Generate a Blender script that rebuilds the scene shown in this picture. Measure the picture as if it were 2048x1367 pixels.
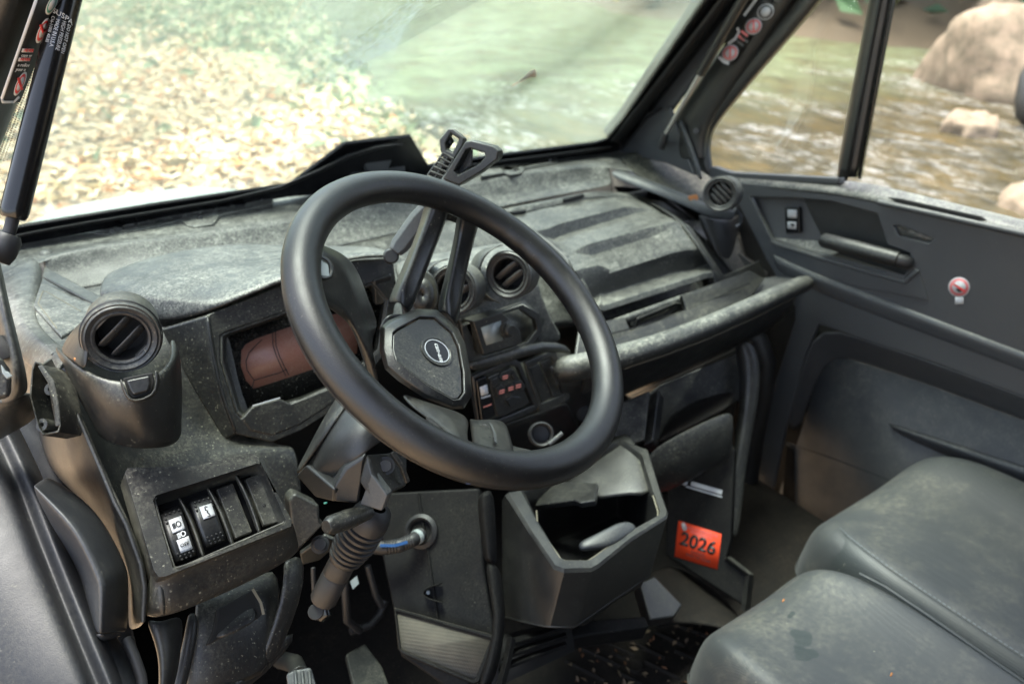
import bpy, bmesh, math, random
from mathutils import Vector, Matrix
random.seed(7)
rad = math.radians
for o in list(bpy.data.objects):
    bpy.data.objects.remove(o)
scene = bpy.context.scene
col = scene.collection

# ------------------------------------------------------------------ camera
F_PX, CX, CY = 1512.624, 1024.0, 683.5
CAM = Vector((-0.7779, -0.5393, 1.1318))
IR = Vector((0.79273653, -0.60705387, 0.05526648))     # camera right
ID = Vector((-0.24947669, -0.40583177, -0.87923942))   # camera down
IF = Vector((0.55617459, 0.68321751, -0.47316346))     # camera forward
cam_data = bpy.data.cameras.new('camera')
cam = bpy.data.objects.new('camera', cam_data)
col.objects.link(cam)
M = Matrix((IR, -ID, -IF)).transposed().to_4x4()
M.translation = CAM
cam.matrix_world = M
cam_data.sensor_width = 36.0
cam_data.lens = F_PX / 2048.0 * 36.0
cam_data.clip_start = 0.02
cam_data.clip_end = 500.0
cam_data.dof.use_dof = True
cam_data.dof.focus_distance = 0.72
cam_data.dof.aperture_fstop = 5.2
scene.camera = cam

# ------------------------------------------------------------------ light
SUN_EL, SUN_AZ = rad(73), rad(350)          # azimuth clockwise from +Y
world = bpy.data.worlds.new('World')
scene.world = world
world.use_nodes = True
wn = world.node_tree.nodes
sky = wn.new('ShaderNodeTexSky')
sky.sky_type = 'NISHITA'
sky.sun_disc = False
sky.sun_elevation = SUN_EL
sky.sun_rotation = SUN_AZ
sky.air_density = 1.0
sky.dust_density = 3.0
sky.ozone_density = 1.0
bg = wn['Background']
bg.inputs[1].default_value = 0.15
hs = wn.new('ShaderNodeHueSaturation')
hs.inputs['Saturation'].default_value = 0.65
world.node_tree.links.new(sky.outputs[0], hs.inputs['Color'])
world.node_tree.links.new(hs.outputs[0], bg.inputs[0])
sun_data = bpy.data.lights.new('sun', 'SUN')
sun_data.energy = 3.3
sun_data.angle = rad(28)
sun_data.color = (1.0, 0.96, 0.90)
sun = bpy.data.objects.new('sun', sun_data)
col.objects.link(sun)
sd = Vector((math.sin(SUN_AZ) * math.cos(SUN_EL), math.cos(SUN_AZ) * math.cos(SUN_EL), math.sin(SUN_EL)))
sun.rotation_euler = sd.to_track_quat('Z', 'Y').to_euler()
vs = scene.view_settings
scene.display_settings.display_device = 'sRGB'
vs.view_transform = 'Standard'
vs.look = 'None'
vs.exposure = 2.3
vs.gamma = 1.0
scene.cycles.max_bounces = 10
scene.cycles.transparent_max_bounces = 16
scene.cycles.use_denoising = True

# ------------------------------------------------------------------ picking points of the cabin on planes
def ray(u, v):
    return (IR * (u - CX) + ID * (v - CY) + IF * F_PX).normalized()
def PX(u, v, x):
    r = ray(u, v); return CAM + r * ((x - CAM.x) / r.x)
def PY(u, v, y):
    r = ray(u, v); return CAM + r * ((y - CAM.y) / r.y)
def PZ(u, v, z):
    r = ray(u, v); return CAM + r * ((z - CAM.z) / r.z)
def PD(u, v, d):
    return CAM + ray(u, v) * d
def PP(u, v, pl):
    r = ray(u, v); return CAM + r * ((pl[0] - CAM).dot(pl[1]) / r.dot(pl[1]))
def plane3(a, b, c):
    n = (b - a).cross(c - a).normalized()
    if n.dot(CAM - a) < 0: n = -n
    return (a.copy(), n)
def off(pl, t):
    return (pl[0] + pl[1] * t, pl[1])
def ys(*a):   # (u, v, y) triples
    return [PY(*q) for q in a]
def ds(*a):
    return [PD(*q) for q in a]
def xs(x, *a):
    return [PX(u, v, x) for u, v in a]
def zs(z, *a):
    return [PZ(u, v, z) for u, v in a]
def pp(pl, *a):
    return [PP(u, v, pl) for u, v in a]

# ------------------------------------------------------------------ materials
def nt(name):
    m = bpy.data.materials.new(name); m.use_nodes = True
    n = m.node_tree.nodes; l = m.node_tree.links
    return m, n, l, n['Principled BSDF']
def simple(name, colr, rough=0.5, metal=0.0, spec=0.5, emit=None, es=0.0, noise=0.0, nscale=40):
    m, n, l, b = nt(name)
    b.inputs['Base Color'].default_value = (*colr, 1)
    b.inputs['Roughness'].default_value = rough
    b.inputs['Metallic'].default_value = metal
    b.inputs['Specular IOR Level'].default_value = spec
    if emit:
        b.inputs['Emission Color'].default_value = (*emit, 1); b.inputs['Emission Strength'].default_value = es
    if noise:
        tc = n.new('ShaderNodeTexCoord'); t = n.new('ShaderNodeTexNoise'); t.inputs['Scale'].default_value = nscale; t.inputs['Detail'].default_value = 5
        l.new(tc.outputs['Object'], t.inputs['Vector'])
        mx = n.new('ShaderNodeMix'); mx.data_type = 'RGBA'
        mx.inputs[6].default_value = (*[c * (1 - noise) for c in colr], 1); mx.inputs[7].default_value = (*[min(1, c * (1 + noise)) for c in colr], 1)
        l.new(t.outputs['Fac'], mx.inputs[0]); l.new(mx.outputs[2], b.inputs['Base Color'])
    return m
def mathn(n, l, op, a, b=None, c=None, clamp=False):
    k = n.new('ShaderNodeMath'); k.operation = op; k.use_clamp = clamp
    for i, q in enumerate((a, b, c)):
        if q is None: continue
        if isinstance(q, (int, float)): k.inputs[i].default_value = q
        else: l.new(q, k.inputs[i])
    return k.outputs[0]
def ramp(n, l, src, lo, hi, a=0.0, b=1.0):
    k = n.new('ShaderNodeMapRange'); k.clamp = True
    k.inputs[1].default_value = lo; k.inputs[2].default_value = hi; k.inputs[3].default_value = a; k.inputs[4].default_value = b
    l.new(src, k.inputs[0]); return k.outputs[0]
def plastic(name, base=(0.0085, 0.009, 0.0098), rough=0.40, dust=0.5, film=0.1, speck=0.35, dcol=(0.36, 0.35, 0.27), grain=0.25, gscale=900, cover=(0.35, 0.62), spec=0.5, upr=(0.05, 0.8), creep=0.0, fleck=0.0):
    """Moulded black plastic with settled trail dust on the faces that look up, a thin film, and stuck crumbs."""
    m, n, l, b = nt(name)
    tc = n.new('ShaderNodeTexCoord'); oc = tc.outputs['Object']
    geo = n.new('ShaderNodeNewGeometry'); sp = n.new('ShaderNodeSeparateXYZ'); l.new(geo.outputs['Normal'], sp.inputs[0])
    up = ramp(n, l, sp.outputs[2], upr[0], upr[1])
    def noise(scale, detail=5, rough_=0.6, dist=0.0):
        t = n.new('ShaderNodeTexNoise'); t.inputs['Scale'].default_value = scale; t.inputs['Detail'].default_value = detail
        t.inputs['Roughness'].default_value = rough_; t.inputs['Distortion'].default_value = dist
        l.new(oc, t.inputs['Vector']); return t.outputs['Fac']
    big = ramp(n, l, noise(11, 8, 0.68, 0.4), *cover)
    mid = ramp(n, l, noise(85, 6, 0.75), 0.38, 0.62, 0.3, 1.0)
    fine = ramp(n, l, noise(330, 4, 0.75), 0.40, 0.62, 0.12, 1.15)
    d = mathn(n, l, 'MULTIPLY', big, mid); d = mathn(n, l, 'MULTIPLY', d, fine)
    d = mathn(n, l, 'MULTIPLY', d, up); d = mathn(n, l, 'MULTIPLY', d, dust)
    fl = mathn(n, l, 'MULTIPLY', ramp(n, l, noise(6, 6, 0.6), 0.3, 0.75), film)
    fl = mathn(n, l, 'MULTIPLY', fl, fine)
    # crumbs and fibres stuck on
    mp = n.new('ShaderNodeMapping'); mp.inputs['Scale'].default_value = (1.0, 1.6, 0.7); mp.inputs['Rotation'].default_value = (0.5, 0.3, 0.8)
    l.new(oc, mp.inputs[0])
    t = n.new('ShaderNodeTexNoise'); t.inputs['Scale'].default_value = 330; t.inputs['Detail'].default_value = 2; l.new(mp.outputs[0], t.inputs['Vector'])
    area = ramp(n, l, noise(15, 4), 0.42, 0.62)
    sk = mathn(n, l, 'MULTIPLY', ramp(n, l, t.outputs['Fac'], 0.66, 0.72), mathn(n, l, 'MULTIPLY', area, speck))
    fac = mathn(n, l, 'ADD', mathn(n, l, 'ADD', d, fl), sk, clamp=True)
    if fleck:      # dried drops and flecks of mud
        vo_ = n.new('ShaderNodeTexVoronoi'); vo_.inputs['Scale'].default_value = 310; l.new(oc, vo_.inputs['Vector'])
        sc_ = n.new('ShaderNodeSeparateColor'); l.new(vo_.outputs['Color'], sc_.inputs[0])
        dots = mathn(n, l, 'MULTIPLY', ramp(n, l, sc_.outputs[0], 0.84, 0.9), ramp(n, l, mathn(n, l, 'ADD', vo_.outputs['Distance'], mathn(n, l, 'MULTIPLY', sc_.outputs[1], 0.25)), 0.42, 0.30))
        fac = mathn(n, l, 'ADD', fac, mathn(n, l, 'MULTIPLY', dots, mathn(n, l, 'MULTIPLY', fleck, ramp(n, l, noise(9, 5), 0.40, 0.62))), clamp=True)
        wv = n.new('ShaderNodeTexNoise'); wv.inputs['Scale'].default_value = 26; wv.inputs['Detail'].default_value = 7; wv.inputs['Roughness'].default_value = 0.75
        m3 = n.new('ShaderNodeMapping'); m3.inputs['Scale'].default_value = (0.35, 3.0, 1.2); m3.inputs['Rotation'].default_value = (0.2, 0.1, 0.5); l.new(oc, m3.inputs[0]); l.new(m3.outputs[0], wv.inputs['Vector'])
        fac = mathn(n, l, 'MULTIPLY', fac, ramp(n, l, wv.outputs['Fac'], 0.36, 0.56, 0.66, 1.10), clamp=True)
    if creep:      # dust caught in the corners between parts
        ao = n.new('ShaderNodeAmbientOcclusion'); ao.samples = 4; ao.inputs['Distance'].default_value = 0.014
        fac = mathn(n, l, 'ADD', fac, mathn(n, l, 'MULTIPLY', ramp(n, l, ao.outputs['AO'], 0.80, 0.35), mathn(n, l, 'MULTIPLY', creep, mid)), clamp=True)
    mx = n.new('ShaderNodeMix'); mx.data_type = 'RGBA'
    mx.inputs[6].default_value = (*base, 1); mx.inputs[7].default_value = (*dcol, 1)
    l.new(fac, mx.inputs[0]); l.new(mx.outputs[2], b.inputs['Base Color'])
    rr = mathn(n, l, 'MULTIPLY_ADD', fac, 0.9 - rough, rough)
    rr = mathn(n, l, 'ADD', rr, ramp(n, l, noise(30, 4), 0.3, 0.7, -0.05, 0.07))
    l.new(rr, b.inputs['Roughness'])
    b.inputs['Specular IOR Level'].default_value = spec
    bp = n.new('ShaderNodeBump'); bp.inputs['Strength'].default_value = grain; bp.inputs['Distance'].default_value = 0.0006
    hgt = mathn(n, l, 'ADD', noise(gscale, 2), mathn(n, l, 'MULTIPLY', fac, 0.6))
    l.new(hgt, bp.inputs['Height']); l.new(bp.outputs[0], b.inputs['Normal'])
    return m

MT = {}
MT['dash'] = plastic('dash plastic', dust=0.30, film=0.03, speck=0.55, cover=(0.38, 0.68), upr=(-0.2, 0.75), creep=0.28, fleck=0.4)
MT['dashtop'] = plastic('dusty dash top', dust=0.74, film=0.08, speck=0.55, cover=(0.24, 0.64), dcol=(0.39, 0.39, 0.34), upr=(-0.35, 0.75), creep=0.25, fleck=0.6)
MT['lid'] = plastic('dusty lid', dust=0.52, film=0.20, speck=0.6, cover=(0.22, 0.62), dcol=(0.40, 0.40, 0.34), upr=(0.2, 0.85), creep=0.2, fleck=0.8)
MT['shelf'] = plastic('dusty end shelf', dust=0.38, film=0.12, speck=0.5, cover=(0.20, 0.60), dcol=(0.32, 0.31, 0.24), upr=(-0.2, 0.7), fleck=0.8, spec=0.12, rough=0.6)
MT['bin'] = plastic('bin plastic', base=(0.0058, 0.006, 0.0066), dust=0.10, film=0.015, speck=0.3, rough=0.42, creep=0.12)
MT['cover'] = plastic('cover plastic', base=(0.017, 0.019, 0.023), dust=0.06, film=0.04, speck=0.25, rough=0.42)
MT['rail'] = plastic('dusty rail', dust=0.62, film=0.08, speck=0.7, cover=(0.25, 0.60), dcol=(0.38, 0.38, 0.32), upr=(0.1, 0.85), creep=0.1, fleck=0.9)
MT['trim'] = plastic('trim plastic', dust=0.22, film=0.03, speck=0.55, creep=0.18, fleck=0.2)
MT['clean'] = plastic('clean plastic', base=(0.010, 0.0105, 0.0115), dust=0.06, film=0.02, speck=0.2, rough=0.40)
MT['wheel'] = plastic('soft wheel rubber', base=(0.0062, 0.0064, 0.0070), dust=0.02, film=0.006, speck=0.12, rough=0.37, grain=0.40, gscale=950)
MT['spoke'] = plastic('wheel plastic', base=(0.0125, 0.013, 0.0138), dust=0.12, film=0.03, speck=0.35, rough=0.31)
MT['door'] = plastic('door panel plastic', base=(0.038, 0.041, 0.046), dust=0.35, film=0.03, speck=0.08, rough=0.48)
MT['sill'] = plastic('body plastic', base=(0.009, 0.0105, 0.0135), dust=0.03, film=0.03, speck=0.15, rough=0.5, spec=0.34)
MT['vent'] = plastic('vent plastic', base=(0.020, 0.021, 0.0235), dust=0.35, film=0.06, speck=0.5, rough=0.42)
MT['dustline'] = simple('dust in seams', (0.16, 0.145, 0.105), 0.9)
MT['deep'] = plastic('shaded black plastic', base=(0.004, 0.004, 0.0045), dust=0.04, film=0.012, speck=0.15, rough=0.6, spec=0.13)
MT['black'] = simple('black gloss', (0.006, 0.006, 0.007), 0.25)
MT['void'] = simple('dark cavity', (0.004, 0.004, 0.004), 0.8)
MT['rubber'] = simple('black rubber', (0.012, 0.012, 0.013), 0.55)
MT['frame'] = plastic('powder coated frame', base=(0.010, 0.011, 0.012), dust=0.25, film=0.05, speck=0.12, rough=0.38)
MT['steelblack'] = simple('black lacquer', (0.006, 0.006, 0.006), 0.2, spec=0.5)
MT['floor'] = plastic('dirty floor mat', base=(0.0055, 0.0053, 0.005), dust=0.12, film=0.06, speck=0.7, dcol=(0.13, 0.10, 0.07), rough=0.75, spec=0.15, fleck=0.4, creep=0.12)
MT['white'] = simple('white print', (0.50, 0.51, 0.52), 0.6, spec=0.2)
MT['greyprint'] = simple('grey print', (0.42, 0.44, 0.47), 0.5)
MT['ink'] = simple('black ink', (0.01, 0.01, 0.01), 0.5)
MT['red'] = simple('red print', (0.55, 0.03, 0.03), 0.5)
MT['redkey'] = simple('red key print', (0.75, 0.27, 0.22), 0.5)
MT['pink'] = simple('faded red print', (0.62, 0.16, 0.17), 0.5)
MT['teal'] = simple('green print', (0.03, 0.20, 0.16), 0.5)
MT['orange'] = simple('orange sticker', (0.72, 0.055, 0.012), 0.55, noise=0.06)
MT['leaf'] = simple('dry leaf', (0.35, 0.11, 0.03), 0.7, noise=0.5, nscale=120)
MT['leafo'] = simple('orange leaf', (0.36, 0.14, 0.04), 0.7, noise=0.5, nscale=120)
MT['metal'] = simple('zinc', (0.45, 0.45, 0.45), 0.4, metal=1.0)
MT['grey'] = plastic('mid grey plastic', base=(0.045, 0.050, 0.055), dust=0.2, film=0.05, speck=0.1, rough=0.45)
MT['blue'] = simple('blue stripe', (0.008, 0.05, 0.16), 0.5)
MT['silver'] = simple('grey lens', (0.22, 0.25, 0.25), 0.3)

# ------------------------------------------------------------------ mesh helpers
def thing(name, label, cat, loc=(0, 0, 0), group=None, kind=None):
    o = bpy.data.objects.new(name, None); col.objects.link(o)
    o.empty_display_size = 0.05
    o.location = loc
    tag(o, label, cat, group, kind)
    return o
def tag(o, label=None, cat=None, group=None, kind=None):
    if label: o['label'] = label
    if cat: o['category'] = cat
    if group: o['group'] = group
    if kind: o['kind'] = kind
    return o
def wloc(o):
    p = Vector((0, 0, 0))
    while o is not None:
        p += Vector(o.location); o = o.parent
    return p
def link(name, me, mat, parent=None, loc=None, smooth=True):
    """mesh in world coordinates -> object (child coordinates stay world minus the parents' place)"""
    o = bpy.data.objects.new(name, me); col.objects.link(o)
    base = Vector((0, 0, 0))
    if parent is not None:
        o.parent = parent; base = wloc(parent)
    if loc is not None:
        o.location = Vector(loc) - base; base = Vector(loc)
    if base.length: me.transform(Matrix.Translation(-base))
    if mat is not None:
        me.materials.append(mat if not isinstance(mat, str) else MT[mat])
    if smooth:
        for p in me.polygons: p.use_smooth = True
    return o
def mods(o, bevel=0.0, seg=2, sub=0, solid=0.0, sof=-1.0, angle=32):
    if solid:
        s = o.modifiers.new('solid', 'SOLIDIFY'); s.thickness = solid; s.offset = sof; s.use_even_offset = False
    if bevel:
        b = o.modifiers.new('bevel', 'BEVEL'); b.width = bevel; b.segments = seg; b.limit_method = 'ANGLE'; b.angle_limit = rad(angle)
        b.harden_normals = True; b.use_clamp_overlap = True
    if sub:
        s = o.modifiers.new('sub', 'SUBSURF'); s.levels = sub; s.render_levels = sub
    return o
def from_py(vs_, fs):
    me = bpy.data.meshes.new('m'); me.from_pydata([tuple(v) for v in vs_], [], fs); me.update(); return me
def clean(me):
    bm = bmesh.new(); bm.from_mesh(me)
    bmesh.ops.remove_doubles(bm, verts=bm.verts, dist=1e-6)
    bmesh.ops.recalc_face_normals(bm, faces=bm.faces); bm.to_mesh(me); bm.free(); return me
def norm_of(pts):
    n = Vector((0, 0, 0)); k = len(pts)
    for i in range(k):
        a, b = pts[i], pts[(i + 1) % k]
        n += Vector(((a.y - b.y) * (a.z + b.z), (a.z - b.z) * (a.x + b.x), (a.x - b.x) * (a.y + b.y)))
    return n.normalized()
def plate(name, pts, mat, parent=None, th=0.004, bevel=0.0015, seg=2, away=None, label=None):
    """prism: outline on the side one sees, thickness going away from it"""
    c = sum(pts, Vector()) / len(pts); n = norm_of(pts)
    if n.dot(CAM - c) < 0: n = -n
    a = (-n if away is None else Vector(away).normalized()) * th
    k = len(pts); v = list(pts) + [p + a for p in pts]
    f = [list(range(k)), list(range(2 * k - 1, k - 1, -1))] + [[i, (i + 1) % k + 0, (i + 1) % k + k, i + k][::-1] for i in range(k)]
    me = clean(from_py(v, f))
    o = link(name, me, mat, parent); mods(o, bevel=bevel, seg=seg)
    if label: o['label'] = label
    return o
def holed(name, outer, holes, mat, parent=None, th=0.004, bevel=0.001, away=None):
    """flat panel with openings, real thickness"""
    bm = bmesh.new(); es = []
    for loop in [outer] + holes:
        vv = [bm.verts.new(p) for p in loop]
        es += [bm.edges.new((vv[i], vv[(i + 1) % len(vv)])) for i in range(len(vv))]
    n = norm_of(outer); c = sum(outer, Vector()) / len(outer)
    if n.dot(CAM - c) < 0: n = -n
    bmesh.ops.triangle_fill(bm, use_beauty=True, use_dissolve=False, edges=es, normal=n)
    a = (-n if away is None else Vector(away).normalized()) * th
    fs = list(bm.faces)
    for f in fs:
        if f.normal.dot(n) < 0: f.normal_flip()
    r = bmesh.ops.extrude_face_region(bm, geom=fs, use_keep_orig=True)
    bmesh.ops.translate(bm, verts=[g for g in r['geom'] if isinstance(g, bmesh.types.BMVert)], vec=a)
    bmesh.ops.recalc_face_normals(bm, faces=bm.faces)
    me = bpy.data.meshes.new('m'); bm.to_mesh(me); bm.free()
    o = link(name, me, mat, parent); mods(o, bevel=bevel, seg=2, angle=50); return o
def loft(name, rows, mat, parent=None, closed=False, sub=2, solid=0.004, bevel=0.0, caps=False, crease=(), ccrease=(), cw=0.8):
    """grid of rows; thickness away from the camera side"""
    nr, nc = len(rows), len(rows[0]); v = [p for r in rows for p in r]; f = []
    for i in range(nr - 1):
        for j in range(nc if closed else nc - 1):
            f.append([i * nc + j, i * nc + (j + 1) % nc, (i + 1) * nc + (j + 1) % nc, (i + 1) * nc + j])
    if caps:
        f.append(list(range(nc))[::-1]); f.append([(nr - 1) * nc + j for j in range(nc)])
    me = from_py(v, f)
    if closed and caps:
        clean(me)
    elif not closed:
        s = 0.0
        for p in me.polygons: s += p.area * p.normal.dot((CAM - p.center).normalized())
        if s < 0: me.flip_normals()
    if crease or ccrease:
        at = me.attributes.new('crease_edge', 'FLOAT', 'EDGE')
        for e in me.edges:
            ri, rj = e.vertices[0] // nc, e.vertices[1] // nc
            if ri == rj and ri in crease: at.data[e.index].value = 0.8
            if ri != rj and e.vertices[0] % nc in ccrease: at.data[e.index].value = cw
    o = link(name, me, mat, parent)
    mods(o, bevel=bevel, sub=sub, solid=solid if not (closed and caps) else 0.0)
    return o
def frame_of(axis, hint=None):
    a = Vector(axis).normalized(); h = Vector(hint) if hint is not None else (Vector((0, 0, 1)) if abs(a.z) < 0.9 else Vector((1, 0, 0)))
    e1 = (h - a * h.dot(a)).normalized(); return e1, a.cross(e1), a
def tube(name, path, r, mat, parent=None, n=14, caps=True, smooth=True, sub=0):
    """round bar along points; r a number or one per point"""
    path = [Vector(p) for p in path]; k = len(path); rows = []; prev = None
    for i, p in enumerate(path):
        t = (path[min(i + 1, k - 1)] - path[max(i - 1, 0)]).normalized()
        if prev is None: e1, e2, _ = frame_of(t)
        else:
            e1 = (prev - t * prev.dot(t)).normalized(); e2 = t.cross(e1)
        prev = e1; rr = r[i] if isinstance(r, (list, tuple)) else r
        rows.append([p + (e1 * math.cos(q) + e2 * math.sin(q)) * rr for q in [2 * math.pi * j / n for j in range(n)]])
    v = [p for w in rows for p in w]; f = []
    for i in range(k - 1):
        for j in range(n): f.append([i * n + j, i * n + (j + 1) % n, (i + 1) * n + (j + 1) % n, (i + 1) * n + j])
    if caps: f += [list(range(n))[::-1], [(k - 1) * n + j for j in range(n)]]
    o = link(name, clean(from_py(v, f)), mat, parent, smooth=smooth)
    mods(o, bevel=0.0008 if sub == 0 else 0, seg=2, angle=50, sub=sub); return o
def lathe(name, c, axis, prof, mat, parent=None, n=40, hint=None, sx=1.0, sy=1.0, a0=0.0, a1=2 * math.pi, bevel=0.0):
    """profile of (radius, height along the axis) turned round the axis"""
    e1, e2, a = frame_of(axis, hint); c = Vector(c); full = abs(a1 - a0 - 2 * math.pi) < 1e-6; v = []; f = []
    m = n if full else n + 1
    for (r, h) in prof:
        for j in range(m):
            q = a0 + (a1 - a0) * j / n
            v.append(c + a * h + e1 * (math.cos(q) * r * sx) + e2 * (math.sin(q) * r * sy))
    for i in range(len(prof) - 1):
        for j in range(n):
            f.append([i * m + j, i * m + (j + 1) % m, (i + 1) * m + (j + 1) % m, (i + 1) * m + j])
    me = clean(from_py(v, f)); o = link(name, me, mat, parent)
    mods(o, bevel=bevel, angle=40); 
    if not bevel:
        at = o.modifiers.new('w', 'EDGE_SPLIT'); at.split_angle = rad(50)
    return o
def box(name, c, ex, ey, ez, mat, parent=None, bevel=0.002, seg=2):
    """block with half-edge vectors"""
    c = Vector(c); v = [c + ex * i + ey * j + ez * k for i in (-1, 1) for j in (-1, 1) for k in (-1, 1)]
    f = [(0, 1, 3, 2), (4, 6, 7, 5), (0, 4, 5, 1), (2, 3, 7, 6), (0, 2, 6, 4), (1, 5, 7, 3)]
    o = link(name, clean(from_py(v, f)), mat, parent); mods(o, bevel=bevel, seg=seg); return o
def circ(pl, u, v, ru, rv=None, n=24, ang=0.0):
    """outline of an ellipse seen at a pixel, lying on a plane"""
    rv = rv or ru; o = []
    for i in range(n):
        q = 2 * math.pi * i / n; a, b = ru * math.cos(q), rv * math.sin(q)
        o.append(PP(u + a * math.cos(ang) - b * math.sin(ang), v + a * math.sin(ang) + b * math.cos(ang), pl))
    return o
def disc(name, c, n_, r, mat, parent=None, th=0.0006, k=28, up=None, sx=1.0):
    e1, e2, a = frame_of(n_, up); pts = [Vector(c) + (e1 * math.sin(2 * math.pi * i / k) + e2 * math.cos(2 * math.pi * i / k) * sx) * r for i in range(k)]
    v = pts + [p - a * th for p in pts]; f = [list(range(k)), list(range(2 * k - 1, k - 1, -1))] + [[i, (i + 1) % k, (i + 1) % k + k, i + k] for i in range(k)]
    return link(name, clean(from_py(v, f)), mat, parent, smooth=False)
def text(name, s, origin, right, up, size, mat, parent=None, align='CENTER', ext=0.0003, shear=0.0, bend=None, bold=0.0, sx=1.0):
    """lettering as flat raised mesh; bend(x, y, z) -> world point"""
    cu = bpy.data.curves.new('t', 'FONT'); cu.body = s; cu.size = 1.0; cu.align_x = align; cu.align_y = 'CENTER'; cu.shear = shear; cu.offset = bold
    cu.resolution_u = 3
    to = bpy.data.objects.new('t', cu); col.objects.link(to)
    dg = bpy.context.evaluated_depsgraph_get(); me = bpy.data.meshes.new_from_object(to.evaluated_get(dg))
    bpy.data.objects.remove(to); bpy.data.curves.remove(cu)
    r = Vector(right).normalized(); u = (Vector(up) - r * Vector(up).dot(r)).normalized(); n = r.cross(u)
    for v in me.vertices:
        x, y = v.co.x * size * sx, v.co.y * size
        v.co = bend(x, y) if bend else Vector(origin) + r * x + u * y
    me.materials.clear()
    o = link(name, me, mat, parent, smooth=False)
    mods(o, solid=ext, sof=0.0); return o
def strip(name, path, w, n_, mat, parent=None, th=0.0005):
    """thin printed line along points, width w, on a surface with normal n_"""
    path = [Vector(p) for p in path]; L = []; Rr = []; nn = Vector(n_).normalized()
    for i, p in enumerate(path):
        t = (path[min(i + 1, len(path) - 1)] - path[max(i - 1, 0)]).normalized(); s = t.cross(nn).normalized() * (w / 2)
        L.append(p + s); Rr.append(p - s)
    k = len(path); v = L + Rr; f = [[i, i + 1, k + i + 1, k + i] for i in range(k - 1)]
    me = from_py(v, f)
    if len(me.polygons) and me.polygons[0].normal.dot(nn) < 0: me.flip_normals()
    o = link(name, me, mat, parent, smooth=False); mods(o, solid=th, sof=-1.0); return o
def lerp(a, b, t): return a + (b - a) * t
# ------------------------------------------------------------------ outdoors
def hsh(x, y, s=0.0):
    return math.sin(x * 1.7 + s) * math.cos(y * 1.3 - s * 2) * 0.5 + math.sin(x * 0.63 - y * 0.81 + s * 3) * 0.5
def bank(y): return 2.95 + max(0, y - 6.0) * 0.35 + 0.10 * math.sin(y * 0.5 + 0.8) + 0.08 * math.sin(y * 2.3) + max(0, 3.2 - y) * 0.55
def farbank(y): return 17.5 + 1.2 * math.sin(y * 0.31) + 0.5 * math.sin(y * 1.1)
GZ = -0.5
def ground_z(x, y):
    b, fb = bank(y), farbank(y)
    if x < b: z = GZ + 0.02 * hsh(x * 2, y * 2) - 0.10 * max(0, min(1, (x - b + 1.0)))
    elif x < fb:
        t = min(1, (x - b) / 0.8, (fb - x) / 0.8); z = GZ - 0.10 - 0.25 * t + 0.03 * hsh(x * 3, y * 3, 1)
    else: z = GZ - 0.10 + min(1.6, (x - fb) * 0.55) + 0.1 * hsh(x, y, 2)
    return z
def axis_pts(lo, hi, a, b, step):
    p = []; q = lo
    while q < a: p.append(q); q += 8
    q = a
    while q < b: p.append(q); q += step
    while q < hi: p.append(q); q += 8
    return p + [hi]
gx = axis_pts(-140, 140, -8, 26, 0.4); gy = axis_pts(-120, 180, -4, 24, 0.5)
gv = [Vector((x, y, ground_z(x, y))) for y in gy for x in gx]; nx = len(gx)
gf = [[j * nx + i, j * nx + i + 1, (j + 1) * nx + i + 1, (j + 1) * nx + i] for j in range(len(gy) - 1) for i in range(nx - 1)]
m, n, l, b = nt('leafy ground')
tc = n.new('ShaderNodeTexCoord')
def tn(scale, det=6, r=0.6):
    t = n.new('ShaderNodeTexNoise'); t.inputs['Scale'].default_value = scale; t.inputs['Detail'].default_value = det; t.inputs['Roughness'].default_value = r
    l.new(tc.outputs['Object'], t.inputs['Vector']); return t.outputs['Fac']
cr = n.new('ShaderNodeValToRGB'); l.new(tn(5.5, 8, 0.7), cr.inputs[0])
e = cr.color_ramp.elements; e[0].position = 0.3; e[0].color = (0.13, 0.075, 0.035, 1); e[1].position = 0.7; e[1].color = (0.52, 0.41, 0.28, 1)
k = e.new(0.48); k.color = (0.34, 0.24, 0.14, 1)
sp = n.new('ShaderNodeSeparateXYZ'); l.new(tc.outputs['Object'], sp.inputs[0])
gfac = ramp(n, l, mathn(n, l, 'ADD', sp.outputs[1], mathn(n, l, 'MULTIPLY', tn(0.6), 5.0)), 15.0, 19.0)
gfac2 = ramp(n, l, mathn(n, l, 'ADD', sp.outputs[0], mathn(n, l, 'MULTIPLY', tn(0.9), 3.0)), 3.2, 4.6)
farb = ramp(n, l, sp.outputs[0], 13.0, 16.0)
mx = n.new('ShaderNodeMix'); mx.data_type = 'RGBA'; mx.inputs[7].default_value = (0.22, 0.24, 0.12, 1)
l.new(mathn(n, l, 'MAXIMUM', gfac, gfac2), mx.inputs[0]); l.new(cr.outputs[0], mx.inputs[6])
mf = n.new('ShaderNodeMix'); mf.data_type = 'RGBA'; mf.inputs[7].default_value = (0.075, 0.055, 0.03, 1); l.new(farb, mf.inputs[0]); l.new(mx.outputs[2], mf.inputs[6]); l.new(mf.outputs[2], b.inputs['Base Color'])
b.inputs['Roughness'].default_value = 0.9
ground = link('ground', from_py(gv, gf), m); tag(ground, 'leaf covered creek bank and stream bed around the vehicle', 'ground', kind='structure')

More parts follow.
